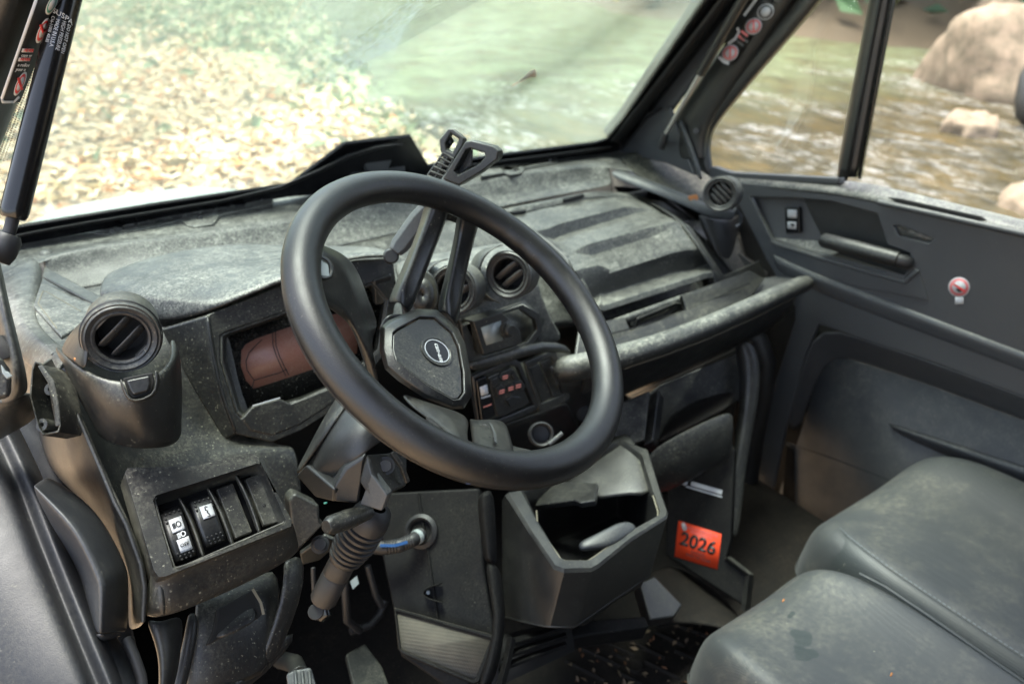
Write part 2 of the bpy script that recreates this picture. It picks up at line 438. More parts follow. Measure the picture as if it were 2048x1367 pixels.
# creek
m, n, l, b = nt('creek water')
tc = n.new('ShaderNodeTexCoord')
mp = n.new('ShaderNodeMapping'); mp.inputs['Scale'].default_value = (1.5, 0.55, 1); mp.inputs['Rotation'].default_value = (0, 0, 0.2); l.new(tc.outputs['Object'], mp.inputs[0])
def tn2(scale, det=5, r=0.6, raw=False):
    t = n.new('ShaderNodeTexNoise'); t.inputs['Scale'].default_value = scale; t.inputs['Detail'].default_value = det; t.inputs['Roughness'].default_value = r
    l.new(tc.outputs['Object'] if raw else mp.outputs[0], t.inputs['Vector']); return t.outputs['Fac']
cr = n.new('ShaderNodeValToRGB'); l.new(tn2(3.6, 8, 0.75), cr.inputs[0])
e = cr.color_ramp.elements; e[0].position = 0.35; e[0].color = (0.014, 0.014, 0.008, 1); e[1].position = 0.68; e[1].color = (0.105, 0.070, 0.022, 1)
k = e.new(0.5); k.color = (0.045, 0.036, 0.014, 1)
sp = n.new('ShaderNodeSeparateXYZ'); l.new(tc.outputs['Object'], sp.inputs[0])
# broken white water over the riffle
rif = mathn(n, l, 'MULTIPLY', ramp(n, l, sp.outputs[1], 0.5, 3.5), ramp(n, l, sp.outputs[1], 9.0, 6.5))
foam = mathn(n, l, 'MULTIPLY', ramp(n, l, tn2(9.0, 7, 0.78), 0.49, 0.60), mathn(n, l, 'MULTIPLY', rif, ramp(n, l, tn2(0.8, 3), 0.42, 0.62)))
mx = n.new('ShaderNodeMix'); mx.data_type = 'RGBA'; mx.inputs[7].default_value = (0.30, 0.30, 0.29, 1)
tree_refl = n.new('ShaderNodeMix'); tree_refl.data_type = 'RGBA'; tree_refl.inputs[7].default_value = (0.15, 0.185, 0.10, 1); l.new(mathn(n, l, 'MULTIPLY', ramp(n, l, sp.outputs[1], 4.5, 8.0), mathn(n, l, 'MULTIPLY', ramp(n, l, tn2(1.6, 6, 0.7, raw=True), 0.3, 0.65), 0.95)), tree_refl.inputs[0]); l.new(cr.outputs[0], tree_refl.inputs[6])  # green of reflected trees painted into the calm water colour
l.new(foam, mx.inputs[0]); l.new(tree_refl.outputs[2], mx.inputs[6]); l.new(mx.outputs[2], b.inputs['Base Color'])
b.inputs['Roughness'].default_value = 0.12; b.inputs['IOR'].default_value = 1.33; b.inputs['Specular IOR Level'].default_value = 0.22
l.new(mathn(n, l, 'MULTIPLY_ADD', foam, 0.6, 0.1), b.inputs['Roughness'])
bp = n.new('ShaderNodeBump'); bp.inputs['Strength'].default_value = 0.45; bp.inputs['Distance'].default_value = 0.10
l.new(tn2(6.0, 7, 0.7), bp.inputs['Height']); l.new(bp.outputs[0], b.inputs['Normal'])
wz = GZ - 0.15
wv = [(bank(y) - 0.6, y, wz) for y in range(-30, 61)] + [(farbank(y) + 0.6, y, wz) for y in range(-30, 61)]
k = 91
water = link('creek_water', from_py(wv, [[i, k + i, k + i + 1, i + 1] for i in range(k - 1)]), m); tag(water, 'shallow rippling creek with white riffles beyond the passenger side', 'creek', kind='structure')

# fallen leaves and far undergrowth: nobody could count them
def colour_mat(name, rough=0.8, trans=0.0):
    m, n, l, b = nt(name); a = n.new('ShaderNodeVertexColor'); a.layer_name = 'tint'; l.new(a.outputs[0], b.inputs['Base Color']); b.inputs['Roughness'].default_value = rough
    return m
def leaf_mesh(name, spots, mat, label, cat):
    v, f, c = [], [], []
    for (p, s, nrm, q, colr) in spots:
        e1, e2, a = frame_of(nrm); ca, sa = math.cos(q), math.sin(q); d1 = e1 * ca + e2 * sa; d2 = e2 * ca - e1 * sa; i = len(v)
        v += [p - d1 * s, p + d2 * s * 0.45 + a * s * 0.25, p + d1 * s, p - d2 * s * 0.45 + a * s * 0.2]
        f += [[i, i + 1, i + 2, i + 3]]; c += [colr] * 4
    me = from_py(v, f); at = me.color_attributes.new('tint', 'FLOAT_COLOR', 'POINT')
    at.data.foreach_set('color', [q for k in c for q in (*k, 1.0)])
    o = link(name, me, mat, smooth=False); tag(o, label, cat, kind='stuff'); return o
LC = [(0.72, 0.55, 0.35), (0.62, 0.43, 0.24), (0.74, 0.62, 0.43), (0.36, 0.20, 0.085), (0.44, 0.16, 0.04), (0.17, 0.085, 0.035), (0.52, 0.38, 0.18)]
sp_ = []
for i in range(19000):
    y = 2.0 + 15.0 * random.random() ** 1.5; x = random.uniform(-1.6 - y * 0.05, 3.2 + 0.06 * y)
    if x > 2.6 and y > 7.5 and random.random() < 0.62: continue
    if x > bank(y) - 0.1 and random.random() > 0.12: continue
    z = max(ground_z(x, y), wz) + 0.01 + random.random() * 0.02; cc = random.choices(LC, (5, 4.5, 5, 1.7, 2.2, 1.1, 3))[0]; w = random.uniform(0.8, 1.15)
    sp_.append((Vector((x, y, z)), random.uniform(0.035, 0.075), (random.gauss(0, .35), random.gauss(0, .35), 1), random.uniform(0, 6.28), tuple(q * w for q in cc)))
for i in range(5000):
    x, y = random.uniform(-4.5, -0.5), random.uniform(-3, 9); cc = random.choices(LC, (5, 4.5, 5, 2.7, 2.2, 2.1, 3))[0]; w = random.uniform(0.75, 1.1)
    sp_.append((Vector((x, y, ground_z(x, y) + .01 + random.random() * .02)), random.uniform(0.04, 0.08), (random.gauss(0, .35), random.gauss(0, .35), 1), random.uniform(0, 6.28), tuple(q * w for q in cc)))
leaf_mesh('fallen_leaves', sp_, colour_mat('fallen leaves'), 'pale and rusty fallen leaves carpeting the ground in front of the windshield', 'leaves')
sp_ = []
for i in range(14000):
    y = random.uniform(-6, 60); x = farbank(y) + 0.3 + abs(random.gauss(0, 4.0)) * 1.6; z = ground_z(x, y) + abs(random.gauss(0, 5.0)) + 0.05
    g = random.choice([(0.05, 0.11, 0.04), (0.08, 0.14, 0.05), (0.16, 0.15, 0.06), (0.24, 0.17, 0.06), (0.10, 0.065, 0.035), (0.04, 0.08, 0.04)])
    sp_.append((Vector((x, y, z)), random.uniform(0.2, 0.62), (random.gauss(-.4, .6), random.gauss(0, .6), random.random()), random.uniform(0, 6.28), g))
for i in range(5000):
    y = random.uniform(26, 70); x = random.uniform(-25, 20); z = GZ + abs(random.gauss(0, 2.4))
    g = random.choice([(0.05, 0.13, 0.04), (0.08, 0.18, 0.05), (0.14, 0.20, 0.06), (0.20, 0.18, 0.07)])
    sp_.append((Vector((x, y, z)), random.uniform(0.2, 0.5), (random.gauss(0, .6), random.gauss(-.4, .6), random.random()), random.uniform(0, 6.28), g))
leaf_mesh('bank_undergrowth', sp_, colour_mat('bank foliage'), 'green brush and woodland growing on the far creek bank', 'undergrowth')
sp_ = []
for i in range(16000):
    y = random.uniform(5.0, 26); x = random.uniform(-4, 10.5)
    if x > bank(y) + 0.8 * random.random() - 0.3: continue
    if y < 12 + 2 * hsh(x, y) and x < 2.8 + 0.5 * hsh(x * 1.3, y) and random.random() < 0.93: continue
    g = random.choice([(0.20, 0.25, 0.12), (0.26, 0.29, 0.15), (0.34, 0.32, 0.18), (0.15, 0.20, 0.10), (0.42, 0.34, 0.21)])
    sp_.append((Vector((x, y, max(ground_z(x, y), GZ - .15) + 0.04)), random.uniform(0.05, 0.12), (random.gauss(0, .7), random.gauss(0, .7), 0.6), random.uniform(0, 6.28), g))
leaf_mesh('bank_grass', sp_, colour_mat('grass blades'), 'green grass patch on the bank beyond the leaf litter', 'grass')

# boulders in the creek
mrock = plastic('wet tan rock', base=(0.24, 0.175, 0.12), rough=0.85, dust=0.0, film=1.5, speck=0.0, dcol=(0.07, 0.06, 0.035), grain=1.0, gscale=60)
def boulder(p, s, seed, label):
    bm = bmesh.new(); bmesh.ops.create_icosphere(bm, subdivisions=4, radius=1.0); rr = random.Random(seed)
    ks = [(Vector((rr.gauss(0, 1), rr.gauss(0, 1), rr.gauss(0, 1))).normalized(), rr.uniform(0.55, 0.95)) for _ in range(14)]
    for v in bm.verts:
        d = v.co.normalized(); r = 1.0
        for a, h in ks:
            q = d.dot(a)
            if q > 0: r = min(r, h / max(q, 0.2))
        v.co = d * r * (1 - 0.10 * max(0, hsh(d.x * 5 + d.z * 6 + seed, d.y * 6 - d.z * 4, 2.0)) ** 2 + 0.07 * hsh(d.x * 7 + seed, d.y * 7 + d.z * 5) + 0.04 * hsh(d.z * 17 + seed, d.y * 15 + d.x * 13))
        v.co = Vector((v.co.x * s[0], v.co.y * s[1], v.co.z * s[2]))
    me = bpy.data.meshes.new('m'); bm.to_mesh(me); bm.free()
    o = link('boulder', me, mrock, loc=None); o.location = p; tag(o, label, 'boulder', 'boulders along the creek'); return o
boulder(Vector((13.2, 4.7, -0.55)), (1.5, 1.5, 1.35), 3, 'largest tan boulder seen at the top of the rear side window')
boulder(Vector((9.3, 3.35, -0.72)), (0.55, 0.30, 0.42), 5, 'low tan rock spur in the water below the largest boulder')
boulder(Vector((6.5, 1.42, -0.72)), (0.62, 0.50, 0.50), 9, 'tan rock with mossy top at the lower edge of the rear side window')
boulder(Vector((19.5, 7.3, -0.2)), (1.3, 1.0, 0.8), 12, 'dark edged tan rock against the far bank roots')
tag(tube('driftwood', [Vector((10.2, 3.1, -0.65)), Vector((10.3, 3.35, 0.0)), Vector((10.5, 3.3, 0.25)), Vector((10.8, 2.9, 0.18)), Vector((10.9, 2.6, -0.3)), Vector((10.9, 2.4, -0.7))], [0.14, 0.13, 0.12, 0.12, 0.13, 0.14], simple('wet wood', (0.03, 0.028, 0.024), 0.5, noise=0.4, nscale=6), sub=1),
    'dark looped driftwood log standing in the creek beside the tan boulder', 'driftwood')

# front bonnet of the vehicle beyond the glass
hood_t = thing('vehicle_hood', 'pale green bonnet of the vehicle just outside the windshield', 'hood', (-0.3, 1.2, 0.5))
hm = simple('bonnet paint', (0.26, 0.30, 0.27), 0.5, noise=0.15, nscale=5)
loft('hood_skin', [ys((-60, 475, 1.45), (60, 441, 1.45), (120, 408, 1.45), (210, 393, 1.45), (330, 372, 1.45), (440, 368, 1.45), (540, 382, 1.45), (640, 420, 1.45)),
                   ys((-60, 520, 1.15), (60, 480, 1.15), (150, 452, 1.15), (240, 435, 1.15), (360, 415, 1.15), (470, 405, 1.15), (580, 410, 1.15), (680, 430, 1.15)),
                   ys((-60, 560, 0.95), (60, 520, 0.95), (160, 490, 0.95), (260, 470, 0.95), (380, 450, 0.95), (500, 440, 0.95), (600, 440, 0.95), (700, 450, 0.95))], hm, hood_t, solid=0.01)

# ------------------------------------------------------------------ windshield
WS0 = Vector((0, 0.84, 0.66)); WSN = Vector((0, -0.8, -0.6)); WSU = Vector((0, -0.6, 0.8)); WS = (WS0, WSN)
ws_t = thing('windshield', 'wide greenish windshield filmed with dust in a black frame', 'windshield', (0, 0.84, 0.66))
m = bpy.data.materials.new('tinted dusty glass'); m.use_nodes = True; n = m.node_tree.nodes; l = m.node_tree.links; n.clear()
out = n.new('ShaderNodeOutputMaterial'); tr = n.new('ShaderNodeBsdfTransparent'); tr.inputs[0].default_value = (0.88, 0.945, 0.915, 1)
gl = n.new('ShaderNodeBsdfGlossy'); gl.inputs['Roughness'].default_value = 0.02; di = n.new('ShaderNodeBsdfTranslucent'); di.inputs[0].default_value = (0.52, 0.60, 0.52, 1)
lw = n.new('ShaderNodeFresnel'); lw.inputs[0].default_value = 1.45; m1 = n.new('ShaderNodeMixShader'); m2 = n.new('ShaderNodeMixShader')
tc = n.new('ShaderNodeTexCoord'); t = n.new('ShaderNodeTexNoise'); t.inputs['Scale'].default_value = 3; t.inputs['Detail'].default_value = 8; t.inputs['Roughness'].default_value = 0.7; l.new(tc.outputs['Object'], t.inputs['Vector'])
l.new(ramp(n, l, t.outputs['Fac'], 0.3, 0.7, 0.03, 0.14), m1.inputs[0]); l.new(tr.outputs[0], m1.inputs[1]); l.new(di.outputs[0], m1.inputs[2])
l.new(mathn(n, l, 'MULTIPLY', lw.outputs[0], 0.5), m2.inputs[0]); l.new(m1.outputs[0], m2.inputs[1]); l.new(gl.outputs[0], m2.inputs[2]); l.new(m2.outputs[0], out.inputs[0])
MT['wsglass'] = m
def wsp(x, s): return WS0 + Vector((x, 0, 0)) + WSU * s
plate('glass', [wsp(-0.79, -0.03), wsp(0.70, -0.03), wsp(0.70, 1.15), wsp(-0.79, 1.15)], 'wsglass', ws_t, th=0.005, bevel=0)
fp = off(WS, 0.006); fp2 = off(WS, 0.014)
plate('bottom_frame', pp(fp, (-90, 489), (38, 455), (300, 412), (580, 370), (690, 288), (822, 273), (858, 332), (1000, 311), (1190, 287), (1216, 279), (1262, 300), (1130, 330), (1000, 345), (880, 362), (700, 385), (574, 395), (185, 464), (44, 489), (-90, 514)), 'black', ws_t, th=0.007, bevel=0.002)
loft('seal_lip', [pp(fp2, (-90, 497), (38, 463), (300, 420), (583, 378), (693, 296), (815, 283)), pp(off(WS, 0.020), (-90, 501), (38, 467), (300, 424), (584, 382), (696, 301), (813, 288)), pp(fp2, (-90, 508), (38, 474), (300, 430), (588, 388), (700, 307), (812, 294))], 'rubber', ws_t, sub=1, solid=0.006)
loft('seal_lip', [pp(fp2, (862, 338), (1000, 319), (1185, 296), (1222, 290)), pp(off(WS, 0.020), (862, 342), (1000, 323), (1185, 300), (1226, 294)), pp(fp2, (862, 349), (1000, 330), (1185, 306), (1232, 300))], 'rubber', ws_t, sub=1, solid=0.006)
plate('side_frame', pp(fp, (1216, 279), (1262, 302), (1290, 262), (1560, -110), (1490, -110), (1440, -40), (1250, 238)), 'black', ws_t, th=0.03, bevel=0.004)
loft('side_seal', [pp(fp2, (1222, 283), (1448, -12), (1500, -80)), pp(off(WS, 0.02), (1232, 284), (1458, -10), (1510, -78)), pp(fp2, (1242, 288), (1470, -8), (1522, -76))], 'rubber', ws_t, sub=0, solid=0.006)
plate('side_frame', pp(fp, (-90, 489), (-60, 430), (90, -120), (50, -120), (-140, 430), (-140, 500)), 'black', ws_t, th=0.03, bevel=0.004)
# dotted shade print along the edge of the glass
frit = bpy.data.meshes.new('m'); fv, ff = [], []
def dot_row(a, b_, nrow, cnt, side, r0):
    for k in range(nrow):
        for i in range(cnt):
            t_ = (i + 0.5 * (k % 2)) / cnt; p = a.lerp(b_, t_) + side * (0.004 * k); rr = r0 * (1 - k / (nrow + 0.5)); i0 = len(fv)
            for q in range(6): fv.append(p + Vector((1, 0, 0)) * rr * math.cos(q * 1.047) + WSU * rr * math.sin(q * 1.047))
            ff.append([i0 + q for q in range(6)])
gp = off(WS, 0.002)
for (a, b_) in (((38, 453), (300, 410)), ((300, 410), (580, 368)), ((580, 368), (690, 286)), ((690, 286), (822, 271)), ((862, 328), (1000, 309)), ((1000, 309), (1190, 285))):
    A, B_ = PP(*a, gp), PP(*b_, gp); s = (B_ - A).cross(WSN).normalized(); s = s if s.z > 0 else -s
    dot_row(A, B_, 5, int((B_ - A).length / 0.0045), s, 0.0019)
A, B_ = PP(-6, 320, gp), PP(118, -20, gp); s = (B_ - A).cross(WSN).normalized(); s = s if s.x > 0 else -s
dot_row(A, B_, 5, int((B_ - A).length / 0.0045), s, 0.0019)
o = link('frit_dots', from_py(fv, ff), 'black', ws_t, smooth=False); o['kind'] = 'stuff'
# wiper motor housing in the raised frame
plate('motor_cover', ys((698, 322, .80), (738, 303, .80), (752, 294, .80), (775, 294, .80), (790, 308, .80), (812, 322, .80), (813, 352, .80), (700, 360, .80)), 'grey', ws_t, th=0.05, bevel=0.006)
plate('motor_cap', ys((722, 318, .785), (748, 292, .785), (772, 292, .785), (788, 318, .785), (775, 345, .785), (735, 345, .785)), 'grey', ws_t, th=0.03, bevel=0.006)
# dry leaf lying on the glass outside
LP = off(WS, -0.008)
lf = thing('dry_leaf', 'small curled reddish brown leaf stuck on the outside of the windshield', 'leaf', tuple(PP(1060, 150, LP)))
loft('blade', [pp(LP, (1036, 164), (1050, 152), (1062, 140), (1071, 137)), pp(off(LP, -0.012), (1038, 165), (1052, 156), (1066, 146), (1074, 148)), pp(LP, (1037, 166), (1055, 158), (1068, 152), (1072, 158))], 'leaf', lf, sub=1, solid=0.0006)
tube('stalk', pp(LP, (1036, 165), (1024, 172)), 0.0011, 'leaf', lf, n=6)

# ------------------------------------------------------------------ added overhead and rear light blocks, cab body and pillars
added_roof = thing('added_roof', 'unseen dark panel added over the seats to block light from above', 'added_roof', (0, -0.35, 1.62), kind='structure')
plate('overhead_light_block', [Vector((-0.76, 0.13, 1.60)), Vector((0.74, 0.13, 1.60)), Vector((0.74, -0.95, 1.60)), Vector((-0.76, -0.95, 1.60))], 'clean', added_roof, th=0.03, bevel=0.01, away=(0, 0, 1))  # unseen panel, added to keep overhead light out of the cab
def wallp(name, pts, par, mat='frame', th=.01, away=None): return plate(name, [Vector(p) for p in pts], mat, par, th=th, bevel=0, away=away)
shell = thing('cab_shell', 'dark closed body of the cab around the footwell, with an unseen wall added behind the seats to block light', 'cab', (0, 0, .3), kind='structure')
wallp('rear_light_block', [(-.76, -.93, -.05), (.74, -.93, -.05), (.74, -.93, 1.59), (-.76, -.93, 1.59)], shell, away=(0, -1, 0))  # unseen full height wall, added to block light from behind
wallp('seat_base', [(-.66, -.26, 0), (.62, -.26, 0), (.62, -.26, .17), (-.66, -.26, .17)], shell, th=.6, away=(0, -1, 0))
wallp('footwell_side', [(-.72, .22, -.03), (-.72, .80, -.03), (-.72, .80, .62), (-.72, .22, .50)], shell, away=(-1, 0, 0))
wallp('cowl_side', [(.69, .36, -.42), (.69, .90, -.42), (.69, .90, .62), (.69, .36, .48)], shell, away=(1, 0, 0))
wallp('cowl', [(-.76, .93, .64), (.72, .93, .64), (.72, .74, .30), (-.76, .74, .30)], shell, away=(0, 1, -.3))
wallp('door_skin', [(.735, -.93, -.42), (.735, .90, -.42), (.735, .90, .56), (.735, .2, .66), (.735, -.93, .66)], shell, 'deep', away=(1, 0, 0))
cage_l = thing('cage_pillar', 'dark cage pillar nearest the camera, its warning label bordered in white', 'pillar', tuple(PD(40, 150, 0.86)), 'roll cage pillars')
plL = plane3(PD(-60, 200, 0.80), PD(95, 0, 0.80), PD(0, 330, 0.90))
pl_rows = [[PD(95 + dx, -60, 0.80 + dd) for dx, dd in ((-170, .06), (-130, .0), (-62, -.018), (-20, .0), (32, .03), (34, .06))],
           [PD(60 + dx, 60, 0.82 + dd) for dx, dd in ((-170, .06), (-130, .0), (-62, -.018), (-20, .0), (32, .03), (34, .06))],
           [PD(5 + dx, 200, 0.85 + dd) for dx, dd in ((-170, .06), (-130, .0), (-62, -.018), (-20, .0), (32, .03), (34, .06))],
           [PD(-50 + dx, 340, 0.88 + dd) for dx, dd in ((-170, .06), (-130, .0), (-62, -.018), (-20, .0), (32, .03), (34, .06))],
           [PD(-110 + dx, 480, 0.90 + dd) for dx, dd in ((-170, .06), (-130, .0), (-62, -.018), (-20, .0), (32, .03), (34, .06))]]
up_ = (pl_rows[0][2] - pl_rows[-1][2]).normalized()
pl_rows = [[p + up_ * .55 for p in pl_rows[0]]] + pl_rows + [[p - up_ * .16 for p in pl_rows[-1]]]
loft('pillar_tube', pl_rows, 'frame', cage_l, sub=2, solid=0.004)
# its warning label, wrapped on the tube's right half
def lab(u, v, lift=0.0):
    return PD(u, v, 0.80 + (v + 60) / 540 * 0.10 - 0.012 - lift + max(0, (u - (118 - (v + 60) * 0.36)) + 20) * 0.0005)
wl = thing('warning_label', 'black warning label with red NEVER lines on the nearer cage pillar', 'label', tuple(lab(50, 100)), 'warning labels on the cage pillars')
def label_patch(name, quad, mat, lift):
    rows = []
    for j in range(5):
        r = []
        for i in range(4):
            a = (lerp(quad[0][0], quad[3][0], j / 4), lerp(quad[0][1], quad[3][1], j / 4)); b2 = (lerp(quad[1][0], quad[2][0], j / 4), lerp(quad[1][1], quad[2][1], j / 4))
            r.append(lab(lerp(a[0], b2[0], i / 3), lerp(a[1], b2[1], i / 3), lift))
        rows.append(r)
    return loft(name, rows, mat, wl, sub=0, solid=0.0006)
label_patch('label_sheet', [(78, -8), (128, -8), (40, 205), (2, 205)], 'ink', 0.001)
for q in ([(72, -8), (79, -8), (6, 200), (1, 196)], [(1, 196), (6, 198), (10, 203), (4, 206)], [(4, 202), (28, 202), (27, 207), (5, 207)], [(28, 202), (38, 192), (40, 196), (28, 207)]):
    label_patch('label_border', q, 'white', 0.0016)
def lab_round(u, v, ru, rv, mt):
    n_ = (CAM - lab(u, v)).normalized()
    for k, (s, mm, lf_) in enumerate(((1.0, 'white', .0020), (0.82, mt, .0026), (0.58, 'greyprint', .0032))):
        pts = []
        for i in range(20):
            q = 2 * math.pi * i / 20; x, y = ru * s * math.cos(q), rv * s * math.sin(q)
            pts.append(lab(u + x - 0.42 * y, v + y, lf_))
        plate(('pictogram_ring', 'pictogram', 'pictogram_field')[k], pts, mm, wl, th=0.0004, bevel=0)
    if mt == 'red': plate('pictogram_bar', [lab(u - 2 - ru * .5, v - rv * .45, .0038), lab(u - ru * .2, v - rv * .55, .0038), lab(u + 2 + ru * .5, v + rv * .45, .0038), lab(u + ru * .2, v + rv * .55, .0038)], 'red', wl, th=0.0004, bevel=0)
lab_round(104, 10, 9, 20, 'teal'); lab_round(86, 62, 9, 25, 'red'); lab_round(41, 168, 8, 24, 'red')
def lab_text(s, u, v, size, mat, lift=.003):
    o_ = lab(u, v, lift); r_ = lab(u + 12, v + 0.5, lift) - o_; up_ = lab(u + 3, v - 10, lift) - o_
    text('lettering', s, o_, r_, up_, size, mat, wl, align='LEFT')
for (u, v) in ((46, 102), (39, 120)): label_patch('word_plate', [(u, v - 4), (u + 22, v - 4), (u + 20, v + 3), (u - 2, v + 3)], 'white', 0.0022); lab_text('NEVER', u + 2, v - 1, 0.0042, 'red', .0034)
lab_text('cage w', 43, 111, 0.0048, 'white'); lab_text('a rollov', 36, 130, 0.0048, 'white'); lab_text('your a', 32, 139, 0.0048, 'white')

# left gas strut with printed cylinder
gs = thing('gas_strut', 'thick black gas strut beside the driver with white printed lettering', 'gas strut', tuple(PD(15, 520, 0.80)), 'windshield gas struts')
sA, sB = PD(28, 428, 0.80), PD(148, -55, 0.84); sdv = (sB - sA).normalized(); SR = 0.0112
tube('cylinder', [sA - sdv * 0.004, sA, sA + sdv * 0.004, sB], [SR * 0.80, SR * 0.97, SR, SR], 'steelblack', gs, n=32)
tube('rod', [PD(16, 474, 0.80), sA], 0.0052, 'rubber', gs, n=16)
tube('ball_socket', [PD(20, 468, 0.80), PD(15, 480, 0.80), PD(5, 508, 0.80), PD(-2, 524, 0.80)], [0.0085, 0.0112, 0.0105, 0.008], 'rubber', gs, n=18)
tube('ball_stud', [PD(8, 500, 0.80), PD(8, 500, 0.84)], 0.007, 'metal', gs, n=12)
vd = (CAM - sA).normalized(); sx_ = sdv.cross(vd).normalized(); vd = sx_.cross(sdv).normalized()
def strut_bend(o0, phi0):
    def f_(x, y):   # x runs down the strut, y round it
        ph = phi0 + y / SR; return o0 - sdv * x + (sx_ * math.sin(ph) + vd * math.cos(ph)) * (SR + 0.0002)
    return f_
sgn = 1.0 if sx_.dot(IR) > 0 else -1.0
def strut_text(s, u, v, off_, size, sx=1.0):
    t_ = (PD(u, v, 0.82) - sA).dot(sdv); text('print', s, None, sdv, sx_, size, 'greyprint', gs, align='LEFT', ext=0.00015, bend=strut_bend(sA + sdv * t_, sgn * off_), sx=sx)
if sgn < 0: sx_ = -sx_
sgn = 1.0
strut_text('DO NOT OPEN', 140, 52, 0.55, 0.0042, 0.9)
strut_text('HIGH PRESSURE', 132, 46, 0.15, 0.0042, 0.9)
strut_text('MADE IN U.S.A.', 124, 44, -0.28, 0.0042, 0.9)
strut_text('C16-11000 40LBS', 118, 38, -0.65, 0.0038, 0.85)
t_ = (PD(135, 38, 0.82) - sA).dot(sdv)
def around(o0):
    def f_(x, y):
        ph = x / SR; return o0 + sdv * (y - x * 0.25) + (sx_ * math.sin(ph) + vd * math.cos(ph)) * (SR + 0.0002)
    return f_
text('print', 'SUSPA', None, sdv, sx_, 0.0062, 'white', gs, ext=0.00015, bend=around(sA + sdv * t_))

# right side: cage pillar, corner plate, strut and label
cage_r = thing('cage_pillar', 'dark cage pillar rising beside the passenger quarter window', 'pillar', tuple(PX(1400, 250, 0.66)), 'roll cage pillars')
loft('pillar_tube', [[PX(u + dx, v, 0.66 + dd) for dx, dd in ((-44, .03), (-36, .0), (0, -.012), (36, .0), (44, .03))] for u, v in ((1376, 320), (1372, 262), (1440, 160), (1560, -10), (1640, -120))], 'frame', cage_r, sub=2, solid=0.004)
plate('corner_plate', [PX(1236, 305, .655), PX(1262, 270, .655), PX(1292, 226, .655), PX(1338, 214, .655), PX(1352, 250, .655), PX(1390, 352, .655), PX(1330, 326, .655)], 'door', cage_r, th=0.012, bevel=0.004)
loft('plate_edge', [xs(.646, (1350, 238), (1374, 300), (1394, 362)), xs(.640, (1358, 238), (1382, 300), (1402, 362)), xs(.648, (1366, 238), (1390, 300), (1410, 362))], 'door', cage_r, sub=1, solid=0.006)
loft('inner_rail', [[PX(u + dx, v, x_) for dx, x_ in ((-26, .672), (-14, .664), (14, .664), (26, .675))] for u, v in ((1272, 290), (1345, 190), (1420, 95), (1530, -60))], 'grey', cage_r, sub=2, solid=0.004)
loft('plate_groove', [xs(.652, (1240, 296), (1290, 236), (1322, 214)), xs(.6515, (1243, 299), (1293, 239), (1325, 217))], 'void', cage_r, sub=0, solid=0.002)
tube('bolt', [PX(1392, 262, .655), PX(1392, 262, .64)], 0.007, 'frame', cage_r, n=12)
gs2 = thing('gas_strut', 'thin far gas strut against the grey passenger corner plate', 'gas strut', tuple(PX(1325, 285, .62)), 'windshield gas struts')
a_, b_ = PX(1327, 276, .62), PX(1400, 148, .615); c_ = PX(1496, -20, .60)
tube('rod', [a_, b_], 0.0055, 'metal', gs2, n=14); tube('cylinder', [b_, c_], 0.0108, 'frame', gs2, n=20)
tube('ball_socket', [PX(1331, 266, .62), PX(1328, 276, .62), PX(1321, 296, .62)], [0.008, 0.0105, 0.009], 'rubber', gs2, n=14)
tube('ball_stud', [PX(1326, 284, .62), PX(1326, 284, .655)], 0.006, 'metal', gs2, n=10)
LR = (PX(1500, 60, .645), Vector((-1, -0.15, 0)).normalized())
wr = thing('warning_label', 'black warning label with round red signs on the passenger side pillar', 'label', tuple(PP(1500, 60, LR)), 'warning labels on the cage pillars')
plate('label_sheet', pp(LR, (1432, 118), (1462, 132), (1560, -20), (1510, -20)), 'ink', wr, th=0.001, bevel=0)
def rsign(u, v, r, mt):
    for k, (s, mm) in enumerate(((1, 'greyprint'), (.84, mt), (.6, 'greyprint'))):
        plate(('pictogram_ring', 'pictogram', 'pictogram_field')[k], circ(off(LR, .001 + k * .0008), u, v, r * s, r * s * .86, 20, -0.7), mm, wr, th=0.0006, bevel=0)
    if mt == 'pink': plate('pictogram_bar', pp(off(LR, .0034), (u - r * .1, v - r * .65), (u + r * .14, v - r * .6), (u + r * .12, v + r * .55), (u - r * .12, v + r * .5)), 'pink', wr, th=0.0004, bevel=0)
rsign(1460, 106, 18, 'pink'); rsign(1507, 53, 18, 'pink'); rsign(1531, 24, 18, 'grey')
strip('label_border', pp(off(LR, .001), (1437, 114), (1448, 124), (1458, 127)), 0.006, LR[1], 'greyprint', wr)
strip('label_border', pp(off(LR, .001), (1456, 88), (1470, 78), (1478, 64), (1474, 56)), 0.006, LR[1], 'greyprint', wr)
strip('label_border', pp(off(LR, .001), (1488, 32), (1516, -6)), 0.006, LR[1], 'greyprint', wr)
for u, v, mt in ((1482, 76, 'pink'), (1488, 67, 'pink'), (1480, 87, 'grey'), (1489, 80, 'grey')):
    strip('label_line', pp(off(LR, .001), (u - 6, v - 5), (u + 7, v + 5)), 0.0045, LR[1], mt, wr)
for k in range(4): strip('label_line', pp(off(LR, .001), (1527 + 8 * k, 2 - 9 * k), (1549 + 8 * k, 12 - 9 * k)), 0.003, LR[1], 'grey', wr)
# ------------------------------------------------------------------ passenger door
door = thing('passenger_door', 'closed dark grey passenger door with two windows and a grab handle', 'door', tuple(PX(1750, 700, .68)))
DX = 0.66
